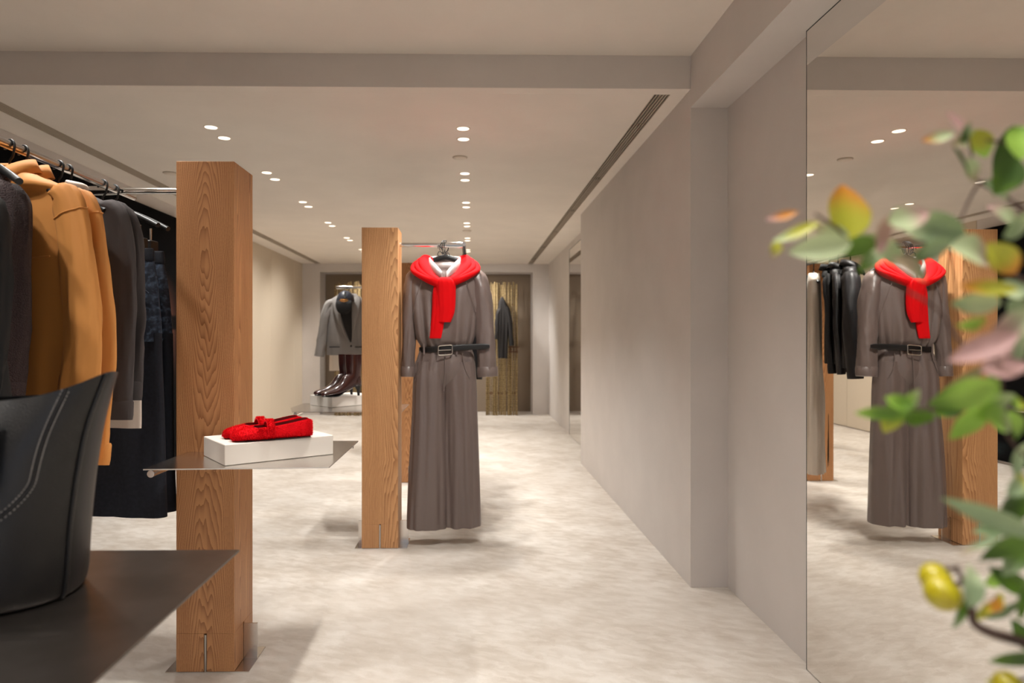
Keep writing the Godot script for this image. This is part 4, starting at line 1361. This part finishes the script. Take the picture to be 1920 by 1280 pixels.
# ---------------------------------------------------------------- the fruit branch
# x, height, depth of each leaf's middle; length, width, direction, tilt, colours of base and tip
const LEAVES := [
	[0.222,1.288,0.486,0.0225,0.0068,190,0.24,"ok"], [0.236,1.277,0.494,0.0354,0.0093,200,0.44,"yp"], [0.221,1.265,0.492,0.0133,0.0084,250,0.42,"yt"], [0.236,1.262,0.457,0.0401,0.0186,188,-0.03,"pp"],
	[0.276,1.294,0.501,0.0447,0.0360,85,0.15,"yo"], [0.264,1.280,0.499,0.0278,0.0117,170,-0.39,"pt"], [0.272,1.266,0.479,0.0286,0.0150,200,-0.25,"gg"], [0.296,1.263,0.482,0.0461,0.0158,-30,0.07,"ps"],
	[0.294,1.281,0.457,0.0400,0.0178,20,-0.28,"pk"], [0.284,1.274,0.469,0.0337,0.0154,60,0.42,"kk"], [0.324,1.280,0.477,0.0456,0.0231,170,-0.34,"sp"], [0.341,1.272,0.478,0.0419,0.0239,10,-0.36,"sg"],
	[0.351,1.260,0.470,0.0419,0.0242,-8,-0.37,"pk"], [0.348,1.252,0.440,0.0295,0.0179,-45,0.37,"yo"], [0.294,1.247,0.450,0.0359,0.0127,-20,-0.28,"ts"], [0.300,1.262,0.503,0.0321,0.0134,225,0.37,"sg"],
	[0.354,1.358,0.494,0.0213,0.0131,120,0.46,"kk"], [0.349,1.351,0.506,0.0226,0.0087,190,0.18,"po"], [0.357,1.349,0.490,0.0195,0.0099,60,0.44,"ds"], [0.388,1.349,0.513,0.0229,0.0160,-70,0.47,"yb"],
	[0.414,1.347,0.523,0.0375,0.0270,-100,-0.20,"dd"], [0.406,1.347,0.497,0.0317,0.0233,80,-0.33,"bg"], [0.354,1.329,0.487,0.0287,0.0061,-35,-0.43,"dg"], [0.366,1.324,0.494,0.0189,0.0116,-70,0.10,"pt"],
	[0.381,1.316,0.480,0.0291,0.0218,-120,0.18,"dg"], [0.388,1.310,0.496,0.0277,0.0132,-20,-0.19,"sp"], [0.382,1.354,0.519,0.0248,0.0122,200,-0.02,"pt"], [0.329,1.233,0.431,0.0330,0.0101,175,-0.02,"yo"],
	[0.336,1.225,0.450,0.0287,0.0162,190,-0.44,"ps"], [0.372,1.233,0.463,0.0332,0.0159,20,-0.48,"ps"], [0.338,1.211,0.452,0.0238,0.0092,10,0.34,"by"], [0.315,1.194,0.417,0.0432,0.0150,200,0.29,"kk"],
	[0.345,1.205,0.434,0.0484,0.0244,35,0.08,"kp"], [0.328,1.182,0.416,0.0465,0.0143,15,-0.45,"kk"], [0.343,1.194,0.425,0.0271,0.0166,60,0.46,"sp"], [0.337,1.170,0.465,0.0445,0.0073,215,0.26,"tk"],
	[0.375,1.220,0.461,0.0257,0.0130,-40,0.44,"sy"], [0.293,1.147,0.489,0.0296,0.0099,182,-0.15,"gb"], [0.309,1.143,0.497,0.0261,0.0163,250,0.28,"gy"], [0.310,1.158,0.477,0.0251,0.0112,25,0.25,"bp"],
	[0.336,1.143,0.510,0.0268,0.0159,-10,0.36,"gg"], [0.299,1.155,0.474,0.0211,0.0126,160,0.45,"gb"], [0.334,1.163,0.460,0.0440,0.0223,205,-0.16,"bg"], [0.372,1.167,0.485,0.0348,0.0212,70,0.42,"bg"],
	[0.364,1.155,0.472,0.0361,0.0184,20,0.42,"bp"], [0.354,1.142,0.482,0.0353,0.0188,230,-0.19,"bb"], [0.369,1.143,0.471,0.0315,0.0177,-15,-0.32,"bp"], [0.372,1.156,0.460,0.0183,0.0093,-10,-0.35,"by"],
	[0.345,1.147,0.489,0.0218,0.0092,185,0.50,"dg"], [0.333,1.087,0.432,0.0585,0.0148,168,-0.45,"ss"], [0.379,1.084,0.471,0.0376,0.0206,20,0.03,"dg"], [0.353,1.066,0.443,0.0424,0.0194,215,-0.26,"gd"],
	[0.367,1.054,0.453,0.0325,0.0156,240,0.33,"gs"], [0.362,1.104,0.446,0.0213,0.0132,40,-0.08,"sy"], [0.322,1.070,0.427,0.0272,0.0053,205,0.42,"st"], [0.328,1.038,0.442,0.0274,0.0152,80,-0.01,"sp"],
	[0.373,1.029,0.480,0.0253,0.0098,20,-0.37,"bg"], [0.375,1.010,0.475,0.0416,0.0134,10,0.45,"sd"], [0.341,1.008,0.470,0.0247,0.0066,250,0.29,"gs"], [0.339,1.022,0.445,0.0220,0.0077,30,-0.07,"yo"],
	[0.364,1.028,0.447,0.0285,0.0140,60,0.34,"gd"], [0.354,1.023,0.454,0.0181,0.0092,40,-0.05,"oy"], [0.387,0.950,0.488,0.0272,0.0114,170,0.35,"yy"], [0.398,0.986,0.487,0.0233,0.0137,110,-0.05,"gd"],
	[0.387,1.115,0.479,0.0267,0.0135,60,0.23,"sp"], [0.371,1.034,0.463,0.0295,0.0145,150,-0.21,"gd"], [0.370,0.984,0.459,0.0329,0.0144,200,-0.35,"dg"], [0.370,1.278,0.458,0.0292,0.0165,30,0.49,"sp"],
	[0.415,1.298,0.526,0.0252,0.0123,140,0.13,"pk"], [0.314,1.261,0.464,0.0296,0.0130,215,-0.16,"sd"], [0.372,1.140,0.460,0.0257,0.0129,-60,-0.23,"bg"], [0.360,1.071,0.462,0.0331,0.0123,190,0.37,"ds"],
]
const STEMS := [
	[[Vector3(0.409,1.229,-0.480), Vector3(0.379,1.252,-0.480), Vector3(0.345,1.266,-0.476), Vector3(0.309,1.269,-0.480), Vector3(0.277,1.266,-0.484), Vector3(0.260,1.278,-0.480), Vector3(0.242,1.288,-0.476)], 0.0018, 0.0010],
	[[Vector3(0.423,1.277,-0.496), Vector3(0.397,1.310,-0.504), Vector3(0.382,1.318,-0.504), Vector3(0.370,1.300,-0.504), Vector3(0.346,1.278,-0.480)], 0.0013, 0.0010],
	[[Vector3(0.382,1.316,-0.504), Vector3(0.374,1.338,-0.504), Vector3(0.373,1.357,-0.508), Vector3(0.367,1.365,-0.512)], 0.0011, 0.0007],
	[[Vector3(0.391,1.177,-0.448), Vector3(0.354,1.192,-0.440), Vector3(0.340,1.195,-0.464), Vector3(0.332,1.221,-0.480), Vector3(0.315,1.235,-0.488), Vector3(0.291,1.250,-0.488)], 0.0018, 0.0008],
	[[Vector3(0.419,1.130,-0.480), Vector3(0.386,1.147,-0.480), Vector3(0.363,1.154,-0.480), Vector3(0.346,1.150,-0.488), Vector3(0.320,1.148,-0.496), Vector3(0.296,1.146,-0.496)], 0.0016, 0.0007],
	[[Vector3(0.398,1.065,-0.456), Vector3(0.368,1.076,-0.448), Vector3(0.346,1.082,-0.448)], 0.0014, 0.0008],
	[[Vector3(0.419,0.974,-0.480), Vector3(0.382,0.990,-0.468), Vector3(0.358,0.998,-0.464), Vector3(0.346,1.005,-0.464), Vector3(0.344,1.019,-0.464), Vector3(0.340,1.032,-0.464), Vector3(0.335,1.042,-0.468)], 0.0048, 0.0013],
	[[Vector3(0.340,1.030,-0.464), Vector3(0.330,1.034,-0.460), Vector3(0.323,1.036,-0.460)], 0.0010, 0.0008],
	[[Vector3(0.354,1.199,-0.440), Vector3(0.347,1.181,-0.440), Vector3(0.372,1.161,-0.472)], 0.0011, 0.0008],
	[[Vector3(0.440,1.334,-0.504), Vector3(0.412,1.344,-0.504), Vector3(0.385,1.349,-0.504)], 0.0013, 0.0008],
	[[Vector3(0.377,1.153,-0.480), Vector3(0.386,1.126,-0.480), Vector3(0.409,1.100,-0.480)], 0.0014, 0.0013],
]
const FRUIT := [
	[Vector3(0.330,1.030,-0.480), 0.0112],
	[Vector3(0.321,1.027,-0.460), 0.0122],
	[Vector3(0.370,0.960,-0.464), 0.0109],
]
const TINT := {"g":Color(0.1,0.2,0.015),"b":Color(0.34,0.55,0.09),"p":Color(0.52,0.6,0.36),"y":Color(0.45,0.44,0.04),"o":Color(0.62,0.24,0.03),"k":Color(0.52,0.31,0.3),"s":Color(0.28,0.37,0.21),"d":Color(0.045,0.1,0.008),"t":Color(0.42,0.33,0.22)}


func leaf_mesh(l: float, w: float, bend: float, c0: Color, c1: Color) -> ArrayMesh:
	var s := begin()
	s.set_smooth_group(0)
	var n := 8
	var g := []
	for i in n + 1:
		var q := float(i) / n
		var hw := w * 0.5 * pow(sin(PI * pow(q, 0.85)), 0.8) if i > 0 and i < n else 0.0004
		var row := []
		for j in 5:
			var e := j / 2.0 - 1.0
			row.append([Vector3(e * hw, (q - 0.5) * l, absf(e) * hw * 0.35 + bend * l * (q - 0.5) * (q - 0.5) + 0.03 * hw * sin(q * 19.0 + j)), c0.lerp(c1, smoothstep(0.45, 1.0, q + absf(e) * 0.15))])
		g.append(row)
	for i in n:
		for j in 4:
			for k in [[0, 0], [1, 0], [1, 1], [0, 0], [1, 1], [0, 1]]:
				var v = g[i + k[0]][j + k[1]]
				s.set_color(v[1])
				s.add_vertex(v[0])
	return done(s)


func fruit_tree() -> void:
	var pot := thing("planter", "round grey planter holding the fruit tree", "planter", at(0.55, 0, 0.52))
	var s := begin()
	lathe(s, [[0.11, 0.0], [0.13, 0.01], [0.16, 0.3], [0.165, 0.32], [0.15, 0.32], [0.145, 0.28]], 28)
	add("bowl", done(s), mat("terracotta", Color.WHITE), pot)
	s = begin()
	lathe(s, [[0.142, 0.268], [0.12, 0.279], [0.02, 0.281]], 20)
	add("soil", done(s), mat("bark", Color.WHITE), pot)
	var t := thing("fruit_tree", "blurred leafy branches with yellow fruit in front of the mirror", "tree", at(0.55, 0.28, 0.52))
	var o := t.position
	s = begin()
	tube(s, curve([Vector3(0, -0.02, 0), Vector3(0.0, 0.3, 0.01), Vector3(-0.04, 0.6, 0.02), Vector3(-0.06, 0.9, 0.02), Vector3(-0.08, 1.12, 0.0)], 5), [0.012, 0.0115, 0.011, 0.0105, 0.01, 0.01, 0.0095, 0.009, 0.0085, 0.008, 0.0075, 0.007, 0.0065, 0.006, 0.0055, 0.005, 0.0045, 0.004, 0.004, 0.0035, 0.003], 10)
	add("trunk", done(s), mat("bark", Color.WHITE), t)
	for b in STEMS:
		var pts: Array = b[0].duplicate()
		if pts[0].x > 0.36:
			var p0: Vector3 = pts[0]
			pts.push_front(Vector3(0.55 - clampf((p0.y - 0.6) * 0.085, 0.0, 0.08), p0.y - 0.05, -0.51))
		for i in pts.size():
			pts[i] -= o
		pts = curve(pts, 4)
		var r := []
		for i in pts.size():
			r.append(lerpf(b[1], b[2], float(i) / (pts.size() - 1)))
		s = begin()
		tube(s, pts, r, 8)
		add("branch", done(s), mat("bark", Color.WHITE), t)
	for q in LEAVES:
		var code: String = q[7]
		var lf := add("leaf", leaf_mesh(q[3], q[4], 0.5 * sin(q[5] * 1.7), TINT[code[0]], TINT[code[1]]), mat("leaf", Color.WHITE), t, at(q[0], q[1], q[2]) - o)
		# turn the blade in its own plane, then lean it
		lf.basis = Basis(Vector3(0, 0, 1), deg_to_rad(q[5] - 90.0)) * Basis(Vector3(0, 1, 0), q[6]) * Basis(Vector3(1, 0, 0), -0.25 + 0.3 * q[6])
	for f in FRUIT:
		s = begin()
		var rr: float = f[1]
		var prof := []
		for i in 13:
			var a := PI * i / 12.0 - PI / 2
			prof.append([cos(a) * rr * (1.0 + 0.04 * sin(a * 2.0)), sin(a) * rr * 0.93 - (0.12 * rr * exp(-pow(cos(a) * 4.0, 2.0)) if a > 0 else -0.05 * rr * exp(-pow(cos(a) * 4.0, 2.0)))])
		lathe(s, prof, 24)
		var fo := add("fruit", done(s), mat("fruit_yellow", Color.WHITE), t, f[0] - o)
		fo.rotation = Vector3(0.5, 0, -0.6)
		s = begin()
		tube(s, [Vector3(0, rr * 0.75, 0), Vector3(0, rr * 1.0, 0), Vector3(0.004, rr * 1.5, 0)], [0.0012], 6)
		add("stalk", done(s), mat("bark", Color.WHITE), fo)


func _ready() -> void:
	rng.seed = 7
	make_materials()
	set_camera_and_light()
	room()
	posts()
	far_wall_things()
	jumpsuit()
	left_rail()
	back_rail()
	blazer_group()
	boots_and_blocks()
	slipper(at(-0.67, 0.8645, 2.315), deg_to_rad(-90.0 + 27.0), "nearer red fur slipper with a strap, on the white block", 5)
	slipper(at(-0.722, 0.8645, 2.385), deg_to_rad(-90.0 + 29.0), "farther red fur slipper, behind the other", 6)
	handbag()
	fruit_tree()
